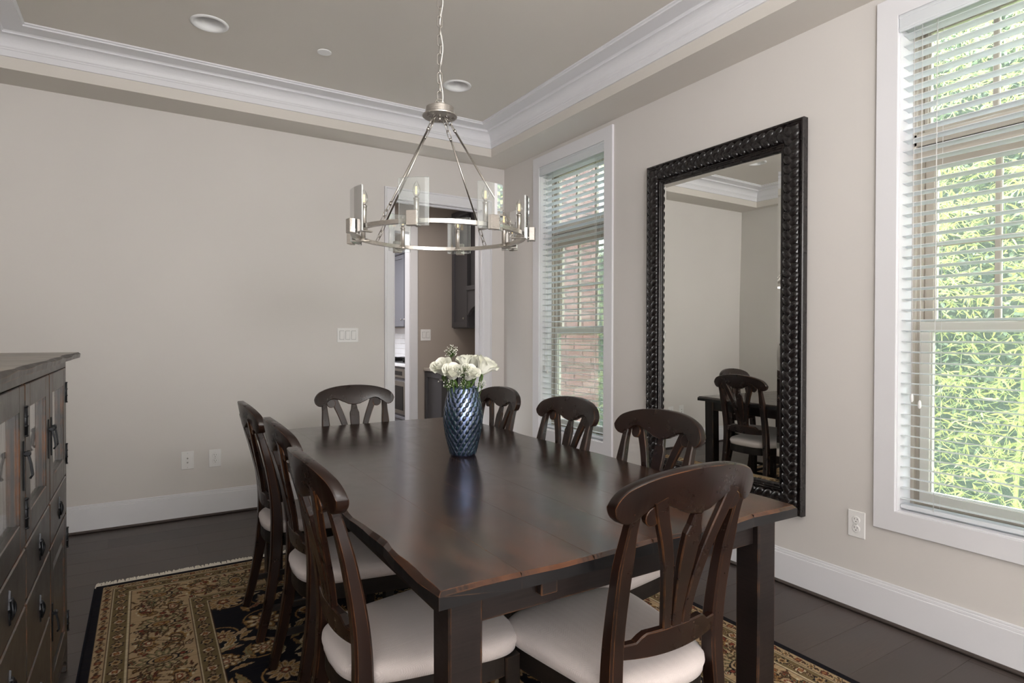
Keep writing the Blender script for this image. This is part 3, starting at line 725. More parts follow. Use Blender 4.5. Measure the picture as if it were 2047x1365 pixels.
    while s_ < 1.7:
        for orient in (0, 1):
            cx, cy = (.269, s_) if orient == 0 else (s_, .269)
            if orient and k == 0: continue
            ra = 0 if orient == 0 else PI/2
            if k % 2 == 0:
                petals(cx, cy, .088, 14, sage, beige, rust, 0, main)
                for sc_, c in ((1, navy), (.86, beige), (.66, brown if k % 4 else navy), (.55, gold), (.26, rust), (.14, cream)):
                    shape(cx, cy, .06, ra, lambda u, v: (u/(.056*sc_))**2+(v/(.034*sc_))**2 < 1, c, main)
            else:
                for d in (-1, 1):
                    fan(cx+(d*.045 if orient == 0 else 0), cy+(d*.045 if orient else 0), .045, ra if d > 0 else ra+PI, main)
                    for m_ in range(4):
                        a = rr.uniform(0, 6.28); leaf(cx+d*.06*math.cos(a), cy+.07*math.sin(a), .075, .020, a+.7, (olive, rust, sage, gold)[m_], brown, main, bend=6)
            for m_ in range(38):
                dx, dy = rr.uniform(-.11, .11), rr.uniform(-.14, .14)
                if math.hypot(dx, dy) < .062: continue
                if orient: dx, dy = dy, dx
                c = (rust, olive, gold, sage, cream)[m_ % 5]
                if m_ % 3: leaf(cx+dx, cy+dy, .05, .012, rr.uniform(0, 6.3), c, brown, main, bend=rr.uniform(-12, 12))
                else: rosette(cx+dx, cy+dy, .013, 5, [navy if m_ % 2 else brown, c, rust], 0, main)
            if orient == 0: vine([(cx+.075*math.sin(t_/14*2*PI+k*PI), cy-.14+.28*t_/14) for t_ in range(15)], .0022, brown, main)
            else: vine([(cx-.14+.28*t_/14, cy+.075*math.sin(t_/14*2*PI+k*PI)) for t_ in range(15)], .0022, brown, main)
        s_ += .165; k += 1
    # navy field
    def spiral(cx, cy, R, d, a0, c=gold):
        vine([(cx+R*(1-t_/26)*math.cos(a0+d*t_/4.2), cy+R*(1-t_/26)*math.sin(a0+d*t_/4.2)) for t_ in range(24)], .0035, c, field)
    rr = random.Random(11); placed = []
    for tries in range(900):
        x, y = rr.uniform(.47, 1.25), rr.uniform(.47, 1.58); R = rr.choice((.085, .07, .055))
        if len(placed) > 40: R = .035
        if all(math.hypot(x-a, y-b) > R+c+.035 for a, b, c in placed): placed.append((x, y, R))
    for i, (x, y, R) in enumerate(placed):
        if R > .05: spiral(x, y, R*1.6, 1 if i % 2 else -1, rr.uniform(0, 6))
    for i in range(150):
        x, y = rr.uniform(.46, 1.25), rr.uniform(.46, 1.58)
        leaf(x, y, rr.uniform(.07, .13), rr.uniform(.018, .034), rr.uniform(0, 6.3), (gold, olive, beige, rust, sage)[i % 5], (beige, cream, gold)[i % 3], field, bend=rr.uniform(-8, 8))
    for i, (x, y, R) in enumerate(placed):
        a = rr.uniform(0, 6.3)
        if R < .05: rosette(x, y, R*.8, 6, [cream, rust, gold, navy], a, field)
        elif i % 3 == 0: fan(x, y, R, a, field)
        elif i % 3 == 1: petals(x, y, R, 12, beige, gold, rust, a, field)
        else: petals(x, y, R, 9, gold, cream, rust, a, field); rosette(x, y, R*.5, 8, [brown, beige, rust, cream], a, field)
    half = np.concatenate([img, img[::-1]], 0)[:nx]; full = np.concatenate([half, half[:, ::-1]], 1)[:, :ny]
    nx, ny = full.shape[:2]
    xs = np.linspace(0, W_, nx); ys = np.linspace(0, L_, ny); VX, VY = np.meshgrid(xs, ys, indexing='ij')
    VZ = .010+.0012*np.sin(VX*7+1)*np.sin(VY*5); ed = np.minimum(np.minimum(VX, W_-VX), np.minimum(VY, L_-VY)); VZ = np.where(ed < .004, .002, VZ)
    v = np.stack([VX-W_/2, VY-L_/2, VZ], -1).reshape(-1, 3)
    ii, jj = np.meshgrid(np.arange(nx-1), np.arange(ny-1), indexing='ij'); a = (ii*ny+jj).ravel(); fs = np.stack([a, a+ny, a+ny+1, a+1], -1)
    me = bpy.data.meshes.new('rug_pile'); nf = len(fs); me.vertices.add(len(v)); me.loops.add(nf*4); me.polygons.add(nf)
    me.vertices.foreach_set('co', v.ravel()); me.loops.foreach_set('vertex_index', fs.ravel().astype(np.int32))
    me.polygons.foreach_set('loop_start', np.arange(0, nf*4, 4, dtype=np.int32)); me.polygons.foreach_set('loop_total', np.full(nf, 4, dtype=np.int32))
    me.update(); ca = me.color_attributes.new('Col', 'FLOAT_COLOR', 'POINT'); c4 = np.ones((nx*ny, 4)); c4[:, :3] = full.reshape(-1, 3)*.98
    ca.data.foreach_set('color', c4.ravel()); me.materials.append(M['rug']); me.validate()
    t = thing('area_rug', 'oriental rug with navy floral field and beige border under the table', 'rug', (.988, 2.045, .0005))
    link('pile', me, t)
    B().box(-W_/2-.006, W_/2+.006, -L_/2-.002, L_/2+.002, 0, .0015).build('backing', 'navy', t)
    f = B(); rn = random.Random(5)
    for sgn in (1, -1):
        x = -W_/2
        while x < W_/2:
            l = rn.uniform(.045, .062); d = rn.uniform(-.008, .008)
            f.sweep([(x, sgn*(L_/2-.002), .004), (x+d*.5, sgn*(L_/2+l*.5), .006), (x+d, sgn*(L_/2+l), .003)],   .0062, .005, side=(1, 0, 0)); x += rn.uniform(.003, .0048)
    f.build('fringe', 'fringe', t)['kind'] = 'stuff'
make_rug()

# ------------------------------------------------------------------ dining table
TBX0, TBX1, TBY0, TBY1, TZ = .475, 1.622, 1.036, 3.282, .762
def make_table():
    cx, cy = (TBX0+TBX1)/2, (TBY0+TBY1)/2; t = thing('dining_table', 'long dark distressed wooden dining table in the middle of the room', 'table', (cx, cy, 0))
    hw, hl = (TBX1-TBX0)/2, (TBY1-TBY0)/2; rn = random.Random(4)
    nb = 6; bw = 2*hw/nb
    nz = lambda s_, k: .0035*math.sin(s_*7.3+k)+.0028*math.sin(s_*17.1+2*k)+.0016*math.sin(s_*39+k)
    for b in range(nb):
        x0, x1 = -hw+b*bw, -hw+(b+1)*bw; n = 48; rings = []
        cols_ = 5
        bd = B(); vs = []; fs = []
        for i in range(n+1):
            yy = -hl+2*hl*i/n; endn = 0
            xa = x0+(.0001 if b else nz(yy, 1)); xb = x1-(-.0001 if b < nb-1 else -nz(yy, 3))
            c1 = .0004 if b else .007+.006*abs(math.sin(yy*5.1))*abs(math.sin(yy*11)); c2 = .0004 if b < nb-1 else .007+.006*abs(math.sin(yy*4.1+1))
            sec = [(xa, -.034), (xa, -c1), (xa+c1*1.1, 0), ((xa+xb)/2, 0), (xb-c2*1.1, 0), (xb, -c2), (xb, -.034)]
            y2 = yy
            for (xx, zz) in sec:
                if i in (0, n): y2 = yy+(nz(xx*2, 5))*(1 if i else -1)
                vs.append((xx, y2, TZ+zz))
        for i in range(n):
            for k in range(6): a = i*7+k; fs.append((a, a+1, a+8, a+7))
            fs.append((i*7+6, i*7, (i+1)*7, (i+1)*7+6))
        # rounded, worn ends
        for i, sg in ((0, -1), (n, 1)):
            o = len(vs)
            for k in range(7):
                x_, y_, z_ = vs[i*7+k]; vs[i*7+k] = (x_, y_-sg*(.008 if 1 < k < 5 else .002), z_); vs.append((x_, y_, z_-(.008 if 1 < k < 5 else .0)))
            for k in range(6):
                q = (i*7+k, i*7+k+1, o+k+1, o+k); fs.append(q if sg > 0 else q[::-1])
            cap = tuple(o+k for k in range(7)); fs.append(cap if sg < 0 else cap[::-1])
        bd.add(vs, fs); me = bd.mesh('top_board', ['tabletop', 'tableedge']); fix(me)
        for pg in me.polygons: pg.material_index = 1 if abs(pg.normal.z) < .35 or pg.center.z < TZ-.02 else 0
        pass; link('top_board', me, t)
    lw = .078; ix, iy = .040, .036; zt = TZ-.034
    for sx in (-1, 1):
        for sy in (-1, 1):
            ax, ay = sx*(hw-ix-(.01 if sx > 0 else 0)-lw/2), sy*(hl-iy-lw/2)
            B().sweep([(ax, ay, .011), (ax, ay, .2), (ax, ay, .5), (ax, ay, zt)], [lw*.97, lw, lw*.985, lw], [lw*.97, lw*.99, lw, lw], ch=.10).build('leg', 'tablebase', t)
    ya = hl-iy-.03; xa = hw-ix-.03
    for sy in (-1, 1): B().box(-xa+.04, xa-.04, sy*ya-.011, sy*ya+.011, .655, zt, ch=.002).build('apron', 'tablebase', t)
    for sx in (-1, 1): B().box(sx*xa-.011, sx*xa+.011, -ya+.04, ya-.04, .655, zt, ch=.002).build('apron', 'tablebase', t)
    for x in (-.29, .29):
        for sy in (-1, 1): B().box(x-.022, x+.022, sy*(ya+.011) if sy > 0 else -ya-.034, ya+.034 if sy > 0 else -ya-.011, .685, zt, ch=.002).build('slide_block', 'tablebase', t)
make_table()

# ------------------------------------------------------------------ chairs
def crest():
    bd = B(); HX = .224; n = 60; t = .028
    top = lambda x: .970-.62*x*x-16.0*x**4 if abs(x) < .2 else None
    def zt(x):
        a = abs(x); z = .971-.55*a*a-9.0*a**4
        e = HX-a
        if e < .034: z -= .0262*(1-math.sqrt(max(0, 1-(1-e/.034)**2)))
        return z
    def zb(x):
        a = abs(x); pts = [(0, .860), (.03, .864), (.06, .877), (.09, .891), (.115, .897), (.135, .894), (.155, .878), (.172, .864), (.190, .858), (.205, .862), (.2165, .8715), (.2215, .881), (.224, .8935)]
        for (p, q) in zip(pts[:-1], pts[1:]):
            if a <= q[0]+1e-9:
                u = (a-p[0])/(q[0]-p[0]); u = u*u*(3-2*u)*.5+u*.5; return p[1]+(q[1]-p[1])*u
        return pts[-1][1]
    cols_ = []
    for i in range(n+1):
        u = -1+2*i/n; x = HX*math.sin(u*PI/2)*.999; a, b = zb(x), zt(x)
        if b-a < .003: mid = (a+b)/2; a, b = mid-.0015, mid+.0015
        e = min(.004, (b-a)*.3); yc = -.098+.70*x*x; ring = []
        for (dy, ins) in ((-t/2, e), (-t/2+.0018, e*.35), (-t/2+.004, 0), (t/2-.004, 0), (t/2-.0018, e*.35), (t/2, e)):
            ring.append((x, yc+dy-(b-.9)*.16, b-ins))
        for (dy, ins) in ((t/2, e), (t/2-.0018, e*.35), (t/2-.004, 0), (-t/2+.004, 0), (-t/2+.0018, e*.35), (-t/2, e)):
            ring.append((x, yc+dy-(a-.9)*.16, a+ins))
        cols_.append(ring)
    vs = [v for r in cols_ for v in r]; fs = []; sm = []
    for i in range(n):
        for k in range(12): k2 = (k+1) % 12; fs.append((i*12+k, i*12+k2, (i+1)*12+k2, (i+1)*12+k))
    fs.append(tuple(range(12))); fs.append(tuple(n*12+k for k in reversed(range(12))))
    bd.add(vs, fs, 0, False); me = bd.mesh('crest_rail', 'chairwood'); fix(me); return soften(me)
def interp(t, ts, vs):
    for i in range(len(ts)-1):
        if t <= ts[i+1]:
            u = (t-ts[i])/(ts[i+1]-ts[i]); return [a+(b-a)*u for a, b in zip(vs[i], vs[i+1])]
    return vs[-1]
def smoothpath(P, n):
    P = [Vector(p) for p in P]; out = []
    for i in range(len(P)-1):
        p0, p1, p2, p3 = P[max(i-1, 0)], P[i], P[i+1], P[min(i+2, len(P)-1)]
        for k in range(n):
            u = k/n; out.append(.5*((2*p1)+(-p0+p2)*u+(2*p0-5*p1+4*p2-p3)*u*u+(-p0+3*p1-3*p2+p3)*u**3))
    return out+[P[-1]]
def make_chair(label):
    t = thing('dining_chair', label, 'chair', (0, 0, 0), 0, 'dining chairs around the table')
    link('crest_rail', crest(), t)
    backy = lambda x, z: interp(z, [.0, .44, .55, .76, .9, 1.0], [(-.062,), (.0,), (-.004,), (-.040,), (-.078,), (-.10,)])[0]
    for s_ in (-1, 1):
        P = [(s_*.188, -.070, .012), (s_*.184, -.036, .15), (s_*.176, -.008, .32), (s_*.168, .0, .46), (s_*.166, -.006, .58), (s_*.167, -.030, .72), (s_*.169, -.058, .83), (s_*.170, -.076, .885)]
        PP = smoothpath(P, 4); zz = [p.z for p in PP]
        wd = [interp(z, [0, .3, .46, .62, .76, .83, .9], [(.028,), (.036,), (.040,), (.040,), (.042,), (.030,), (.026,)])[0] for z in zz]
        hd = [interp(z, [0, .2, .42, .52, .72, .9], [(.030,), (.038,), (.046,), (.042,), (.032,), (.022,)])[0] for z in zz]
        B().sweep(PP, wd, hd, ch=.28).build('rear_leg', 'chairwood', t)
        soften(t.children[-1].data if t.children[-1].name.startswith('rear_leg') else [c for c in t.children if c.name.startswith('rear_leg')][-1].data)
    # lower back rail with a raised middle, bowed like the crest
    bd = B(); n = 24; vs = []; fs = []
    for i in range(n+1):
        x = -.155+.31*i/n; a = abs(x); yy = -.026+.70*x*x*1.1; top_ = .585 if a < .095 else (.585-(a-.095)/.022*.018 if a < .117 else .567); bot = .522-.010*(1-(x/.155)**2)+.010
        for (dy, z) in ((-.011, bot+.002), (-.011, top_-.003), (-.008, top_), (.008, top_), (.011, top_-.003), (.011, bot+.002), (.008, bot), (-.008, bot)): vs.append((x, yy+dy-(z-.55)*.10, z))
    for i in range(n):
        for k in range(8): k2 = (k+1) % 8; fs.append((i*8+k, i*8+k2, (i+1)*8+k2, (i+1)*8+k))
    bd.add(vs, fs); me = bd.mesh('back_rail', 'chairwood'); fix(me); soften(me, 25); link('back_rail', me, t)
    # splats
    def yb(x, z): return -.030+.77*x*x-(.070)*((z-.58)/.30)**1.25 if z > .58 else -.030+.77*x*x
    zz = [.575, .62, .68, .74, .79, .815, .835, .862]
    B().sweep([(0, yb(0, z), z) for z in zz], [.030, .032, .040, .049, .053, .052, .036, .026], [.016]*8, ch=.3).build('splat', 'chairwood', t)
    for s_ in (-1, 1):
        pts = [(.030, .575), (.037, .64), (.047, .70), (.062, .76), (.081, .815), (.099, .858), (.117, .908)]
        PP = [Vector((s_*x, yb(x, z), z)) for x, z in pts]; PP = smoothpath(PP, 3)
        b = B(); wd = [.026+.012*(i/(len(PP)-1)) for i in range(len(PP))]; b.sweep(PP, wd, .016, ch=.3)
        c = Vector((s_*.129, yb(.129, .871), .871)); st = len(b.v)
        b.lathe([(.0005, -.0074), (.022, -.0074), (.0235, -.006), (.0235, .006), (.022, .0074), (.0005, .0074)], (0, 0, 0), 20, axis='y', smooth=False)
        b.xf(Matrix.Translation(c) @ Matrix.Rotation(math.radians(13), 4, 'X'), st)
        b.build('splat', 'chairwood', t)
    # seat outline: rounded trapezoid with bowed rear
    def outline(g, n=64):
        out = []
        for k in range(n):
            a = 2*PI*k/n; c, s_ = math.cos(a), math.sin(a); e_ = .42
            u = math.copysign(abs(c)**e_, c); v = math.copysign(abs(s_)**e_, s_); hw = .2+.034*v; hw += .0 
            hw = (.168 if v < -.8 else .201+.033*v) if False else (.198+.036*v)
            yy = .205+v*.218
            if v < 0: yy -= .022*(1-u*u)*(-v)
            else: yy += .014*(1-u*u)*v
            out.append((u*(hw+g), yy+g*(v if abs(v) < 1 else math.copysign(1, v))))
        return out
    b = B(); rings = [(.0, .430), (.001, .440), (.004, .450), (.003, .460), (-.006, .470), (-.022, .477), (-.055, .483), (-.10, .486), (-.15, .487)]; n = 64; vs = []; fs = []
    for g, z in rings: vs += [(x, y_, z) for x, y_ in outline(g, n)]
    for i in range(len(rings)-1):
        for k in range(n): fs.append((i*n+k, i*n+(k+1) % n, (i+1)*n+(k+1) % n, (i+1)*n+k))
    fs.append(tuple((len(rings)-1)*n+k for k in range(n))); fs.append(tuple(reversed(range(n))))
    me = B().add(vs, fs, 0, True).mesh('seat', 'fabric'); fix(me); link('seat', me, t)
    vs = []; fs = []
    for g, z in ((-.004, .428), (-.004, .375), (-.03, .375), (-.03, .428)): vs += [(x, y_, z) for x, y_ in outline(g, n)]
    for i in range(4):
        for k in range(n): j = (i+1) % 4; fs.append((i*n+k, j*n+k, j*n+(k+1) % n, i*n+(k+1) % n))
    me = B().add(vs, fs, 0, False).mesh('seat_frame', 'chairdark'); fix(me); link('seat_frame', me, t)
    for s_ in (-1, 1):
        B().sweep([(s_*.196, .385, .012), (s_*.196, .384, .2), (s_*.196, .382, .425)], [.034, .038, .044], [.034, .038, .044], ch=.15).build('front_leg', 'chairdark', t)
        B().sweep([(s_*.193, .375, .135), (s_*.186, -.03, .135)], .016, .024, side=(1, 0, 0), ch=.3).build('stretcher', 'chairdark', t)
    B().sweep([(-.188, .17, .135), (.188, .17, .135)], .016, .022, side=(0, 1, 0), ch=.3).build('stretcher', 'chairdark', t)
    return t
ch = make_chair('dark wooden dining chair at the near end of the table, back toward the camera')
ch.location = (1.052, 1.008, 0); ch.rotation_euler = (0, 0, 0)
for (x, y, deg, lab) in [
    (.428, 1.520, -90, 'nearest of the three chairs on the left side of the table'),
    (.470, 2.160, -90, 'middle of the three chairs on the left side of the table'),
    (.462, 2.770, -90, 'farthest of the three chairs on the left side of the table'),
    (1.600, 1.640, 90, 'nearest of the three chairs on the right side, in front of the mirror'),
    (1.600, 2.215, 90, 'middle chair on the right side, in front of the narrow window'),
    (1.600, 2.850, 90, 'farthest chair on the right side, just behind the vase'),
    (1.015, 3.290, 176, 'single chair at the far end of the table, facing the camera')]:
    dup(ch, lab, (x, y, 0), math.radians(deg))

# ------------------------------------------------------------------ vase and flowers
VX, VY = 1.118, 2.195
t = thing('vase', 'dark blue barrel vase with cut oval facets on the table', 'vase', (VX, VY, TZ+.001))
vp = [(.0, 0), (.050, .0), (.053, .004), (.062, .04), (.073, .085), (.080, .13), (.0815, .155), (.079, .19), (.072, .23), (.063, .262), (.0575, .283)]
def vr(z):
    for (r0, z0), (r1, z1) in zip(vp[1:-1], vp[2:]):
        if z <= z1: return r0+(r1-r0)*(z-z0)/(z1-z0)
    return vp[-1][0]
sm = [(.0001, 0)]+[(vr(.283*k/30), .283*k/30) for k in range(31)]+[(.054, .282), (.052, .27), (.060, .2), (.060, .05), (.0001, .03)]
B().lathe(sm, n=64).build('body', 'vase', t)
# cut ovals: shallow raised scales in staggered columns that swirl
ov = []; oc = B(); nr = 11; rows = 15
for i in range(rows):
    z = .016+i*.0180
    if z > .272: continue
    nn = 19
    for k in range(nn):
        a = 2*PI*(k+.5*(i % 2))/nn; r0 = vr(z); tl = .45*(1 if (k % 8) < 4 else -1)
        sz = r0/.0815; Wd = .0070*sz+.001; Hh = .0125; vs = []; n = 10
        rad = Vector((math.cos(a), math.sin(a), 0)); tan = Vector((-math.sin(a), math.cos(a), 0)); sl_ = (vr(min(.283, z+.01))-vr(max(0, z-.01)))/.02; up = Vector((rad.x*sl_, rad.y*sl_, 1)).normalized()
        ca, sa = math.cos(tl), math.sin(tl)
        for (f_, h_) in ((1.0, .0001), (.9, .0010), (.001, .0012)):
            for q in range(n):
                b_ = 2*PI*q/n; u, v = Wd*f_*math.cos(b_), Hh*f_*math.sin(b_); u, v = u*ca-v*sa, u*sa+v*ca
                rr_ = vr(max(0, min(.283, z+v)))+h_; aa = a+u/r0; vs.append((rr_*math.cos(aa), rr_*math.sin(aa), z+v))
        fs = [(j*n+q, j*n+(q+1) % n, (j+1)*n+(q+1) % n, (j+1)*n+q) for j in range(2) for q in range(n)]
        ob = B().add(vs, fs, 0, True)
        B.build(ob, 'cut_oval', 'vscale', t)
def rose(loc, R, tilt, label, seed, stem_to):
    rn = random.Random(seed); t = thing('rose', label, 'flower', loc, 0, 'white roses in the blue vase')
    rot = Matrix.Rotation(tilt[1], 4, 'Y') @ Matrix.Rotation(tilt[0], 4, 'X')
    def petal(a, r0, open_, h, wd, curl):
        b = B(); nu, nv = 9, 8; vs = []
        for i in range(nu):
            u = -1+2*i/(nu-1)
            for j in range(nv):
                v = j/(nv-1); ww = math.sin(min(1, v*1.15+.12)*PI*.5)**.8; edge_ = 1-.28*(abs(u)**2.2)*v
                rad = r0*(.35+.65*v**.6)+open_*v**2.2+curl*max(0, v-.78)*2.2; ang = a+u*wd*ww
                vs.append(rot @ Vector((rad*math.cos(ang), rad*math.sin(ang), h*v*edge_-curl*max(0, v-.8)*1.2+rn.uniform(-.0007, .0007))))
        fs = [(i*nv+j, (i+1)*nv+j, (i+1)*nv+j+1, i*nv+j+1) for i in range(nu-1) for j in range(nv-1)]
        return b.add(vs, fs, 0, True).build('petal', 'petal', t)
    for lay, (n, r0, op, h, wd, cu) in enumerate(((3, .16, 0, .95, 1.3, 0), (4, .30, .02, .98, 1.1, .05), (5, .46, .08, .98, .95, .12), (6, .62, .13, .95, .80, .20), (7, .76, .20, .88, .72, .26))):
        for k in range(n): petal(2*PI*k/n+lay*.7+rn.uniform(-.15, .15), r0*R, op*R, h*R*1.5, wd, cu*R)
    p0 = rot @ Vector((0, 0, 0)); e = Vector(stem_to)-Vector(loc)
    st = B().lathe([(.0005, -.006), (.010, -.002), (.013, .004), (.010, .010)], (0, 0, 0), 12).xf(rot)
    st.tube([p0, p0*.5+e*.5+Vector((0, 0, .0)), e], .0032, 7); st.build('stem', 'stem', t)
    for k in range(4):
        a = k*1.57+.4; v_, f_ = leaf_pts(.042, .012); mm = rot @ Matrix.Rotation(a, 4, 'Z') @ Matrix.Rotation(.5, 4, 'Y'); B().add([mm @ Vector(v) for v in v_], f_).build('sepal', 'stem', t)
cr2 = Vector((.851, -.525)); cf2 = Vector((.525, .851))
def vpos(lat, dep, z): p = Vector((VX, VY))+cr2*lat+cf2*dep; return (p.x, p.y, z)
zi = TZ+.05
rose(vpos(-0.0739, -.01, 1.098), 0.0437, (.25, -.55), 'white rose at the left of the bouquet', 1, vpos(-.02, 0, zi))
rose(vpos(-0.0386, -.060, 1.082), 0.0409, (.55, -.25), 'white rose low at the front left of the bouquet', 2, vpos(-.01, -.02, zi))
rose(vpos(0.0210, -.058, 1.080), 0.0400, (.6, .1), 'white rose low at the front middle of the bouquet', 3, vpos(.01, -.02, zi))
rose(vpos(0.0739, -.012, 1.100), 0.0493, (.2, .5), 'largest white rose at the right of the bouquet', 4, vpos(.02, 0, zi))
rose(vpos(0.0034, .042, 1.122), 0.0360, (-.2, 0), 'white rose at the back middle of the bouquet', 5, vpos(0, .02, zi))
rose(vpos(0.0420, .055, 1.120), 0.0350, (-.3, .3), 'white rose at the back right of the bouquet', 6, vpos(.01, .02, zi))
def gyp(lat, dep, z, n, R, label, seed):
    rn = random.Random(seed); p = vpos(lat, dep, z); t = thing('gypsophila_sprig', label, 'flower', p, 0, "baby's breath sprigs in the blue vase")
    b = Vector(vpos(lat*.15, dep*.15, zi))-Vector(p); s_ = B().tube([(0, 0, -.02), b*.5+Vector((0, 0, .0)), b], .0011, 5); f = []
    ball = lambda bb, c, r: bb.lathe([(.0002, -r), (r*.8, -r*.6), (r, 0), (r*.8, r*.6), (.0002, r)], c, 6)
    fl_ = B()
    for i in range(n):
        d = Vector((rn.gauss(0, 1), rn.gauss(0, 1), rn.gauss(.2, .8))); d = d.normalized()*R*rn.random()**.4; s_.tube([(0, 0, -.02), d*.5+Vector((0, 0, -.004)), d], .0005, 3, cap=False); ball(fl_, d, rn.uniform(.0012, .0026))
    s_.build('stem', 'stem', t); fl_.build('blossom', 'gyp', t)['kind'] = 'stuff'
gyp(-.048, .0, 1.185, 75, .033, 'tall sprig of tiny white blossoms above the left rose', 1)
gyp(.012, -.085, 1.115, 150, .038, 'dense spray of tiny white blossoms over the front roses', 2)
gyp(-.050, -.066, 1.063, 34, .026, 'few tiny white blossoms at the left of the vase rim', 3)
gyp(.006, -.070, 1.060, 24, .022, 'tiny white blossoms low in the middle above the vase rim', 4)
gyp(.078, -.03, 1.058, 30, .024, 'tiny drooping blossoms under the large right rose', 5)
for k, (la, a) in enumerate(((-.03, 'left'), (.045, 'right'), (.0, 'middle'))):
    tt = thing('greenery_stem', f'green leafy stem at the {a} of the vase mouth', 'stem', vpos(la*.6, -.022, zi)); bb = B().tube([(0, 0, 0), (0, 0, .22), (cr2.x*la*.6, cr2.y*la*.6, .27)], .0035, 7); bb.build('stem', 'stem', tt)
    for q in range(5):
        rn = random.Random(k*10+q); v_, f_ = leaf_pts(.05, .016); mm = leafmat(rn, Vector((cr2.x*la*.3, cr2.y*la*.3, .225+.012*q))); B().add([mm @ Vector(v) for v in v_], f_).build('leaf', 'stem', tt)

# ------------------------------------------------------------------ mirror
MY0, MY1, MZ0, MZ1 = 1.717, 2.777, .372, 2.322
mc = (XR, (MY0+MY1)/2, MZ0)
t = thing('wall_mirror', 'tall mirror in a black braided wooden frame on the right wall', 'mirror', mc)
hw, H_ = (MY1-MY0)/2, MZ1-MZ0
prof = [(0, .012), (0, .046), (.004, .050), (.012, .050), (.016, .044), (.022, .042)]
for k in range(9): a = PI*k/8; prof.append((.060-.036*math.cos(a), .040+.022*math.sin(a)))
prof += [(.100, .042), (.103, .046), (.109, .046), (.112, .040), (.118, .040), (.121, .034), (.130, .032), (.134, .020), (.134, .012), (0, .012)]
me = B().rectloop(-hw, hw, 0, H_, prof, 'yz', 0, -1).mesh('frame', 'frame'); fix(me); link('frame', me, t)
g = B(); a0, a1 = -hw+.130, hw-.130; yaw = math.tan(math.radians(-1.0))
def gx(yy): return -.026+(yy)*yaw
bv = .024; vs = [(gx(a0)+.003, a0, .13), (gx(a1)+.003, a1, .13), (gx(a1)+.003, a1, H_-.13), (gx(a0)+.003, a0, H_-.13), (gx(a0+bv), a0+bv, .13+bv), (gx(a1-bv), a1-bv, .13+bv), (gx(a1-bv), a1-bv, H_-.13-bv), (gx(a0+bv), a0+bv, H_-.13-bv)]
g.add(vs, [(4, 7, 6, 5), (0, 4, 5, 1), (1, 5, 6, 2), (2, 6, 7, 3), (3, 7, 4, 0)]).build('mirror_glass', 'mirror', t)
# braid: overlapping almond strands in two rows
lob = B(); vs = []; fs = []; n, mm_ = 12, 4
for j in range(mm_+1):
    ph = j/mm_*PI/2
    for k in range(n):
        a = 2*PI*k/n; ex = abs(math.cos(a))**.9*math.copysign(1, math.cos(a)); vs.append((-.012*math.sin(ph)-.001, .0205*ex*math.cos(ph), .034*math.sin(a)*math.cos(ph)))
for j in range(mm_):
    for k in range(n): fs.append((j*n+k, j*n+(k+1) % n, (j+1)*n+(k+1) % n, (j+1)*n+k))
lm_ = lob.add(vs, fs, 0, True).mesh('braid_strand', 'frame'); fix(lm_)
def strands(fixed, s0, s1, vert):
    n = int((s1-s0)/.0455); dz = (s1-s0)/n
    for k in range(n):
        for row in (-1, 1):
            c = s0+dz*(k+.5+(.25 if row > 0 else -.25)); off = row*.0155*(1 if fixed < 0 or not vert else 1)
            tiltx = -row*math.radians(40)
            if vert: o = link('braid_strand', lm_, t, (-.054+.0, fixed+off, c), (tiltx, 0, 0))
            else: o = link('braid_strand', lm_, t, (-.054, c, fixed+off), (PI/2+tiltx, 0, 0))
for yy in (-hw+.060, hw-.060): strands(yy, .045, H_-.045, True)
for zz in (.060, H_-.060): strands(zz, -hw+.10, hw-.10, False)

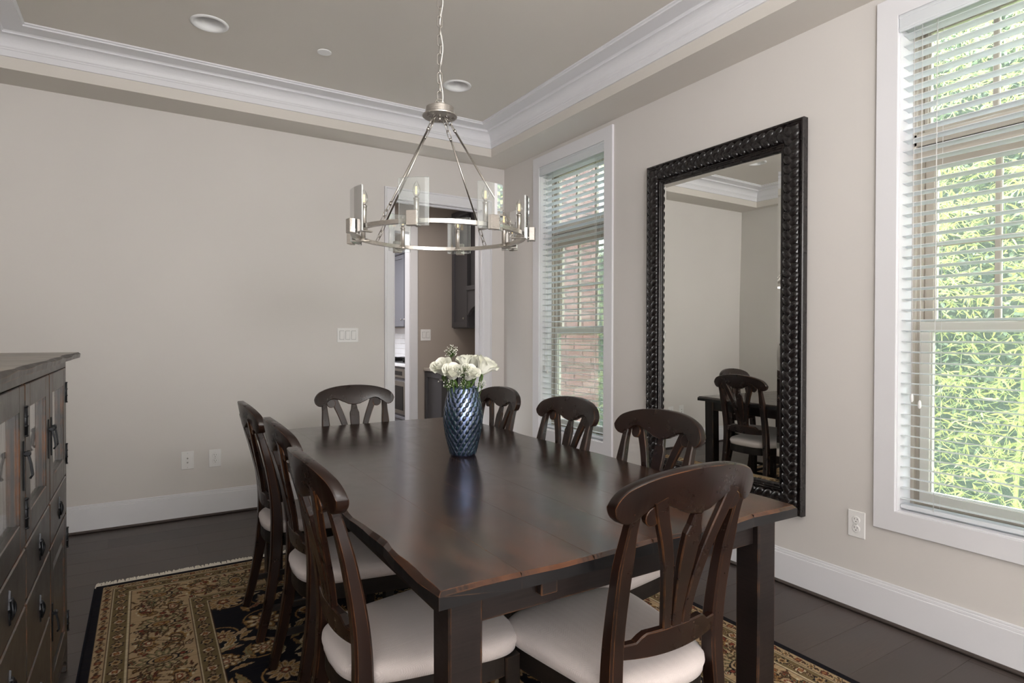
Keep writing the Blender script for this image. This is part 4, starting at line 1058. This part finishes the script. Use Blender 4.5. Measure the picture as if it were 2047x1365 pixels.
# ------------------------------------------------------------------ outlets and switches
def outlet(loc, rz, label, kind, group=None):
    """plate built facing -Y"""
    t = thing({'duplex': 'power_outlet', 'jack': 'cable_jack', 'sw3': 'light_switch', 'sw2': 'light_switch'}[kind], label, {'duplex': 'outlet', 'jack': 'outlet', 'sw3': 'switch', 'sw2': 'switch'}[kind], loc, rz, group)
    wd = {'duplex': .078, 'jack': .078, 'sw3': .165, 'sw2': .118}[kind]; h = .122 if kind != 'sw3' else .112
    B().box(-wd/2, wd/2, -.006, 0, -h/2, h/2, ch=.004).build('cover_plate', 'plate', t)
    if kind == 'duplex':
        for z in (.0195, -.0195):
            r = B().lathe([(.0172, -.004), (.0172, -.0085), (.0155, -.0095), (.0003, -.0095)], (0, 0, z), 24, axis='y', smooth=False).build('receptacle', 'plate', t)
            B().box(-.0072, -.0052, -.0098, -.0092, z+.001, z+.009).box(.0052, .0072, -.0098, -.0092, z+.001, z+.008).box(-.002, .002, -.0098, -.0092, z-.009, z-.005).build('slot', 'dark', r)
        B().lathe([(.003, -.004), (.003, -.0066), (.0003, -.007)], (0, 0, 0), 10, axis='y').build('screw', 'steel', t)
    elif kind == 'jack':
        for z in (.014, -.014): B().lathe([(.0055, -.004), (.0055, -.008), (.003, -.012), (.0003, -.012)], (0, 0, z), 12, axis='y').build('jack', 'steel', t)
        for z in (.048, -.048): B().lathe([(.002, -.004), (.002, -.0066), (.0003, -.007)], (0, 0, z), 8, axis='y').build('screw', 'steel', t)
    else:
        n = 3 if kind == 'sw3' else 2
        for k in range(n):
            x = (k-(n-1)/2)*.046; fr_ = B().box(x-.0175, x+.0175, -.0072, -.005, -.034, .034).build('rocker_frame', 'dark', t)
            B().add([(x-.0163, -.0074, -.0325), (x+.0163, -.0074, -.0325), (x-.0163, -.0105, .0325), (x+.0163, -.0105, .0325), (x-.0163, -.005, -.0325), (x+.0163, -.005, -.0325), (x-.0163, -.005, .0325), (x+.0163, -.005, .0325)],
                    [(0, 1, 3, 2), (4, 6, 7, 5), (0, 2, 6, 4), (1, 5, 7, 3), (2, 3, 7, 6), (0, 4, 5, 1)]).build('rocker', 'plate', t)
    return t
outlet((1.345, YB, 1.258), 0, 'white triple light switch plate on the back wall left of the doorway', 'sw3')
outlet((.245, YB, .400), 0, 'white cable jack plate low on the back wall, left one', 'jack')
outlet((.414, YB, .398), 0, 'white double power outlet low on the back wall beside the jack', 'duplex')
outlet((XR, 1.476, .398), -PI/2, 'white double power outlet on the right wall under the large window side', 'duplex')
outlet((2.60, YP, 1.262), 0, 'white double light switch on the taupe pantry wall', 'sw2')

# ------------------------------------------------------------------ ceiling fittings
for i, (x, y) in enumerate(LP):
    lab = ['recessed ceiling light with white trim at the upper left', 'recessed ceiling light with white trim behind the chandelier chain',
           'recessed ceiling light near the camera on the left', 'recessed ceiling light near the camera on the right'][i]
    t = thing('recessed_light', lab, 'light', (x, y, ZC), 0, 'recessed ceiling lights')
    B().lathe([(.096, -.0005), (.095, -.004), (.088, -.007), (.078, -.006), (.072, .002), (.066, .02), (.058, .05)], n=48).build('trim_ring', 'can', t)
    B().lathe([(.058, .05), (.056, .056), (.0005, .06)], n=48).build('lens', 'can', t)
t = thing('smoke_detector_cover', 'small round white sprinkler cover on the tray ceiling', 'detector', (.920, 3.632, ZC))
B().lathe([(.030, 0), (.030, -.004), (.041, -.004), (.041, -.008), (.038, -.0095), (.0005, -.0095)], n=32, smooth=False).build('cover_disc', 'can', t)

# ------------------------------------------------------------------ chandelier
CX, CY, RZ, RR = 1.010, 2.190, 1.651, .3405
t = thing('chandelier', 'brushed nickel ring chandelier with eight candle lights and glass plates', 'chandelier', (CX, CY, RZ))
B().lathe([(RR-.013, -.006), (RR+.006, -.006), (RR+.006, .009), (RR-.013, .009), (RR-.013, -.006)], n=96, smooth=False).build('ring', 'nickel', t)
base_a = math.atan2(-cf2.y, -cf2.x)   # direction towards the camera
def link_pts(c, L, wd, ax, side, n=20):
    """stadium-shaped chain link centred c, long axis ax, width along side"""
    P = []; ax = Vector(ax).normalized(); side = Vector(side); side = (side-ax*side.dot(ax)).normalized(); h = L/2-wd/2
    for k in range(n):
        a = 2*PI*k/n; P.append(Vector(c)+side*(wd/2*math.cos(a))+ax*(wd/2*math.sin(a)+(h if math.sin(a) >= 0 else -h)))
    return P
for k in range(8):
    a = base_a+math.radians(-7.65+45*k); R3 = Matrix.Rotation(a, 4, 'Z')
    arm = B().box(RR-.05, RR+.030, -.009, .009, -.012, -.006, ch=.001).box(RR+.022, RR+.044, -.018, .018, -.022, .030, ch=.0015).xf(R3).build('arm', 'nickel', t)
    cs = B().lathe([(.0135, -.006), (.0135, 0), (.0095, .002), (.0095, .078), (.011, .080), (.011, .084), (.006, .086), (.006, .090)], (RR-.019, 0, 0), 16).xf(R3).build('candle_tube', 'nickel', arm)
    bulb = B().lathe([(.006, .088), (.0095, .094), (.0135, .104), (.014, .112), (.0125, .122), (.008, .133), (.003, .141), (.0003, .144)], (RR-.019, 0, 0), 20).xf(R3).build('bulb', 'bulb', arm)
    B().tube([(RR-.019-.003, 0, .098), (RR-.019-.002, 0, .124)], .0011, 6).tube([(RR-.019+.003, .001, .098), (RR-.019+.002, .001, .124)], .0011, 6).tube([(RR-.019, -.003, .098), (RR-.019, -.002, .124)], .0011, 6).xf(R3).build('filament', 'filament', arm)
    g = B(); nx_ = 8; x0, x1, z0, z1, hwid = RR+.014, RR+.0195, -.018, .147, .053; vs = []
    for q in range(nx_+1):
        u = -1+2*q/nx_; b_ = -.006*u*u
        for (xx, zz) in ((x0, z0), (x1, z0), (x1, z1), (x0, z1)): vs.append((xx+b_, u*hwid, zz))
    fs, mi = [], []
    for q in range(nx_):
        a_, b_ = 4*q, 4*q+4; fs += [(a_, b_, b_+3, a_+3), (a_+1, a_+2, b_+2, b_+1)]; mi += [0, 0]; fs += [(a_, a_+1, b_+1, b_), (a_+3, b_+3, b_+2, a_+2)]; mi += [1, 1]
    fs += [(0, 3, 2, 1), (4*nx_, 4*nx_+1, 4*nx_+2, 4*nx_+3)]; mi += [1, 1]
    g.add(vs, fs); g.m = mi; g.xf(R3).build('glass_plate', ['shade', 'shade_edge'], arm)
HZ = 2.133-RZ
B().lathe([(.0005, 0), (.069, 0), (.0695, .004), (.066, .007), (.057, .009), (.057, .034), (.054, .037), (.0005, .038)], (0, 0, HZ), 48, smooth=False).build('hub', 'nickel', t)
B().lathe([(.0003, -.016), (.006, -.014), (.007, -.004), (.004, 0)], (0, 0, HZ), 16).build('finial', 'nickel', t)
B().tube([(.019*math.cos(2*PI*k/20), 0, HZ+.052+.019*math.sin(2*PI*k/20)) for k in range(20)], .0026, 8, closed=True).build('top_loop', 'nickel', t)
for k in range(4):
    a = base_a+math.radians(-30.15+90*k); c = Vector((math.cos(a), math.sin(a), 0)); sd = Vector((-math.sin(a), math.cos(a), 0))
    p0 = c*.030+Vector((0, 0, HZ-.002)); p1 = c*(RR-.006)+Vector((0, 0, .012)); d = (p1-p0).normalized(); L = (p1-p0).length
    q0, q1 = p0+d*.075, p1-d*.075
    B().tube([q0, q0+d*.012], .0058, 10).tube([q0, q1], .0040, 10).tube([q1-d*.012, q1], .0058, 10).build('rod', 'nickel', t)
    for j, (cc, ln) in enumerate(((.010, .026), (.033, .032), (.060, .034))):
        B().tube(link_pts(p0+d*cc, ln, .015, d, sd if j % 2 == 0 else d.cross(sd)), .0019, 7, closed=True).build('chain_link', 'nickel', t)
        B().tube(link_pts(p1-d*cc, ln, .015, d, sd if j % 2 == 0 else d.cross(sd)), .0019, 7, closed=True).build('chain_link', 'nickel', t)
z = HZ+.080; k = 0; ztop = ZC-RZ-.035; P = []
cm = [B().tube(link_pts((0, 0, 0), .046, .020, (0, 0, 1), (math.cos(q), math.sin(q), 0)), .0021, 7, closed=True).mesh('chain_link', 'nickel') for q in (base_a+PI/2+.25, base_a+.25)]
while z < ztop:
    link('chain_link', cm[k % 2], t, (0, 0, z)); z += .0375; k += 1
wire = [(cr2.x*.006+cr2.x*.006*math.sin(i*1.05), cr2.y*.006+cr2.y*.006*math.sin(i*1.05), HZ+.037+(ztop-HZ-.03)*i/24) for i in range(25)]
wire[1] = (cr2.x*.012, cr2.y*.012, wire[1][2])
B().tube(smoothpath(wire, 3), .0022, 6).build('power_wire', 'cord', t)
B().lathe([(.0005, -.034), (.012, -.034), (.02, -.028), (.060, -.022), (.064, -.004), (.064, 0)], (0, 0, ZC-RZ), 40).build('canopy', 'nickel', t)

# ------------------------------------------------------------------ sideboard on the left wall
def make_cab():
    XF, XBk = -.252, -.752; Y1, Y0 = 2.762, .98; cy = (Y0+Y1)/2; cx = (XF+XBk)/2
    t = thing('sideboard_cabinet', 'distressed black wooden sideboard with glass doors at the left edge', 'cabinet', (cx, cy, 0))
    fx = XF-cx; bx = XBk-cx; ly = lambda y_: y_-cy
    b = B().box(bx, fx-.022, ly(Y0), ly(Y1)-.0, .085, .10).box(bx, bx+.015, ly(Y0), ly(Y1), .10, 1.169).box(bx, fx-.022, ly(Y0), ly(Y0)+.02, .10, 1.169).box(bx, fx-.022, ly(Y1)-.02, ly(Y1), .10, 1.169)
    b.box(bx, fx-.022, ly(Y0), ly(Y1), .73, .748).box(bx, fx-.022, ly(Y0), ly(Y1), 1.14, 1.169)
    b.build('carcass', 'cabwood', t); B().box(bx+.015, fx-.05, ly(Y0)+.02, ly(Y1)-.02, .10, .73).build('drawer_boxes', 'cabgap', t)
    colY = [2.748, 2.304, 1.868, 1.432, .992]
    f = B().box(fx-.022, fx, ly(Y0), ly(Y1), 1.136, 1.171, ch=.002).box(fx-.022, fx, ly(Y0), ly(Y1), .085, .112, ch=.002)
    for y_ in (Y1-.007, Y0+.007): f.box(fx-.022, fx, ly(y_)-.007, ly(y_)+.007, .0, 1.171, ch=.002)
    for y_ in colY[1:4]: f.box(fx-.024, fx-.003, ly(y_)-.006, ly(y_)+.006, .1, 1.14)
    # scalloped apron ends above the floor
    for (ya, yb_) in ((Y1, Y1-.12), (Y0, Y0+.12)):
        v = []
        for q in range(7): u = q/6; yy = ya+(yb_-ya)*u; zz = .0+.085*(u**.5); v += [(fx-.022, ly(yy), zz), (fx, ly(yy), zz), (fx-.022, ly(yy), .09), (fx, ly(yy), .09)]
        fs = []
        for q in range(6): a = 4*q; c = a+4; fs += [(a, a+1, c+1, c), (a+1, a+3, c+3, c+1), (a, c, c+2, a+2), (a+2, c+2, c+3, a+3)]
        f.add(v, fs)
    f.build('face_frame', 'cabwood', t)
    # slab with a chipped edge
    n = 60; vs = []; fs = []; ox = .042
    nzz = lambda s_, k: .004*math.sin(s_*9+k)+.003*math.sin(s_*23+k*2)+.002*math.sin(s_*61)
    for i in range(n+1):
        yy = ly(Y0)-.04+(Y1-Y0+.085)*i/n; e_ = fx+ox+nzz(yy, 0)*.3; c = .004+.006*abs(math.sin(yy*8.5)*math.sin(yy*3.1))
        vs += [(bx-.01, yy, 1.170), (bx-.01, yy, 1.190), (0, yy, 1.190), (e_-c*1.6, yy, 1.190), (e_-.002, yy, 1.190-c), (e_-.004, yy, 1.170)]
    for i in range(n):
        for k in range(6): k2 = (k+1) % 6; fs.append((i*6+k, i*6+k2, (i+1)*6+k2, (i+1)*6+k))
    fs += [tuple(range(6)), tuple(n*6+k for k in reversed(range(6)))]
    me = B().add(vs, fs).mesh('top_slab', ['cabtop', 'cabwood', 'cabworn']); fix(me)
    for pg in me.polygons: pg.material_index = 0 if pg.normal.z > .9 else (2 if pg.normal.z > .2 else 1)
    link('top_slab', me, t)
    def fdoor(y0_, y1_, z0_, z1_, panel, hy, hinge_y, st=.070):
        a, b_ = ly(y0_)+.006, ly(y1_)-.006
        d = B().box(fx-.020, fx+.001, a, a+st, z0_, z1_, ch=.002).box(fx-.020, fx+.001, b_-st, b_, z0_, z1_, ch=.002).box(fx-.020, fx+.001, a+st, b_-st, z0_, z0_+.066, ch=.002).box(fx-.020, fx+.001, a+st, b_-st, z1_-.062, z1_, ch=.002)
        d.box(fx-.016, fx-.006, a+st, a+st+.006, z0_+.066, z1_-.062).box(fx-.016, fx-.006, b_-st-.006, b_-st, z0_+.066, z1_-.062)
        o = d.build('door', 'cabwood', t)
        if panel == 'glass': B().box(fx-.016, fx-.012, a+st+.001, b_-st-.001, z0_+.062, z1_-.060).build('glass', 'oldglass', o)
        else:
            pb = B().rectloop(a+st, b_-st, z0_+.066, z1_-.062, [(0, -.012), (.03, -.002), (.034, -.002)], 'yz', fx, 1).box(fx-.012, fx-.002, a+st+.033, b_-st-.033, z0_+.099, z1_-.095); pb.build('panel', 'cabwood', o)
        hz = (z0_+z1_)/2+.0
        hd = B().box(fx+.001, fx+.004, ly(hy)-.006, ly(hy)+.006, hz-.058, hz+.062, ch=.001).lathe([(.0065, 0), (.0065, .012), (.003, .014)], (fx+.002, ly(hy), hz+.030), 10, axis='x')
        hd.sweep([(fx+.010, ly(hy), hz+.032), (fx+.016, ly(hy), hz+.005), (fx+.019, ly(hy), hz-.022), (fx+.014, ly(hy), hz-.030)], [.007, .011, .013, .008], [.005]*4, side=(0, 1, 0)).sweep([(fx+.010, ly(hy)-.010, hz+.032), (fx+.010, ly(hy)+.010, hz+.032)], .010, .010, side=(0, 0, 1), ch=.5)
        hd.build('handle', 'iron', o)
        for zz in (z1_-.090, z0_+.075):
            hg = B().tube([(fx+.001, ly(hinge_y), zz-.036), (fx+.001, ly(hinge_y), zz+.036)], .0055, 8)
            for q in (-.036, -.012, .012, .036): hg.tube([(fx+.001, ly(hinge_y), zz+q-.002), (fx+.001, ly(hinge_y), zz+q+.002)], .0068, 8)
            hg.build('hinge', 'iron', o)
    def drawer(y0_, y1_, z0_, z1_):
        a, b_ = ly(y0_)+.006, ly(y1_)-.006; o = B().box(fx-.020, fx+.001, a, b_, z0_, z1_, ch=.003).build('drawer', 'cabwood', t)
        c = (a+b_)/2; hz = (z0_+z1_)/2
        p = B(); vs = []
        for q in range(12):
            an = 2*PI*q/12; rr_ = .034 if q in (3, 9) else (.016 if q % 2 else .022)
            vs += [(fx+.001, c+rr_*.55*math.cos(an), hz+rr_*math.sin(an)*1.15), (fx+.0045, c+rr_*.5*math.cos(an), hz+rr_*1.08*math.sin(an))]
        fs = [(2*q, 2*((q+1) % 12), 2*((q+1) % 12)+1, 2*q+1) for q in range(12)]+[tuple(2*q+1 for q in range(12))]
        p.add(vs, fs).lathe([(.007, 0), (.007, .006), (.0003, .009)], (fx+.002, c, hz+.016), 10, axis='x')
        p.tube([(fx+.006+.004*math.sin(PI*(.5-.5*math.cos(2*PI*q/18))), c+.014*math.sin(2*PI*q/18), hz-.004+.020*math.cos(2*PI*q/18)) for q in range(18)], .0032, 7, closed=True)
        p.build('drop_pull', 'iron', o)
    fdoor(colY[1], colY[0], .742, 1.134, 'glass', 2.334, colY[0]-.012); fdoor(colY[2], colY[1], .742, 1.134, 'glass', 2.276, colY[2])
    fdoor(colY[3], colY[2], .742, 1.134, 'glass', 1.838, colY[3]); fdoor(colY[4], colY[3], .742, 1.134, 'glass', 1.400, colY[4]-.002)
    drawer(colY[1], colY[0], .602, .734); fdoor(colY[1], colY[0], .115, .592, 'wood', 2.336, colY[0]+.004, .06)
    for c in (1, 2):
        drawer(colY[c+1], colY[c], .602, .734); drawer(colY[c+1], colY[c], .400, .592); drawer(colY[c+1], colY[c], .115, .390)
    drawer(colY[4], colY[3], .602, .734); fdoor(colY[4], colY[3], .115, .592, 'wood', 1.40, colY[4]-.002, .06)
make_cab()
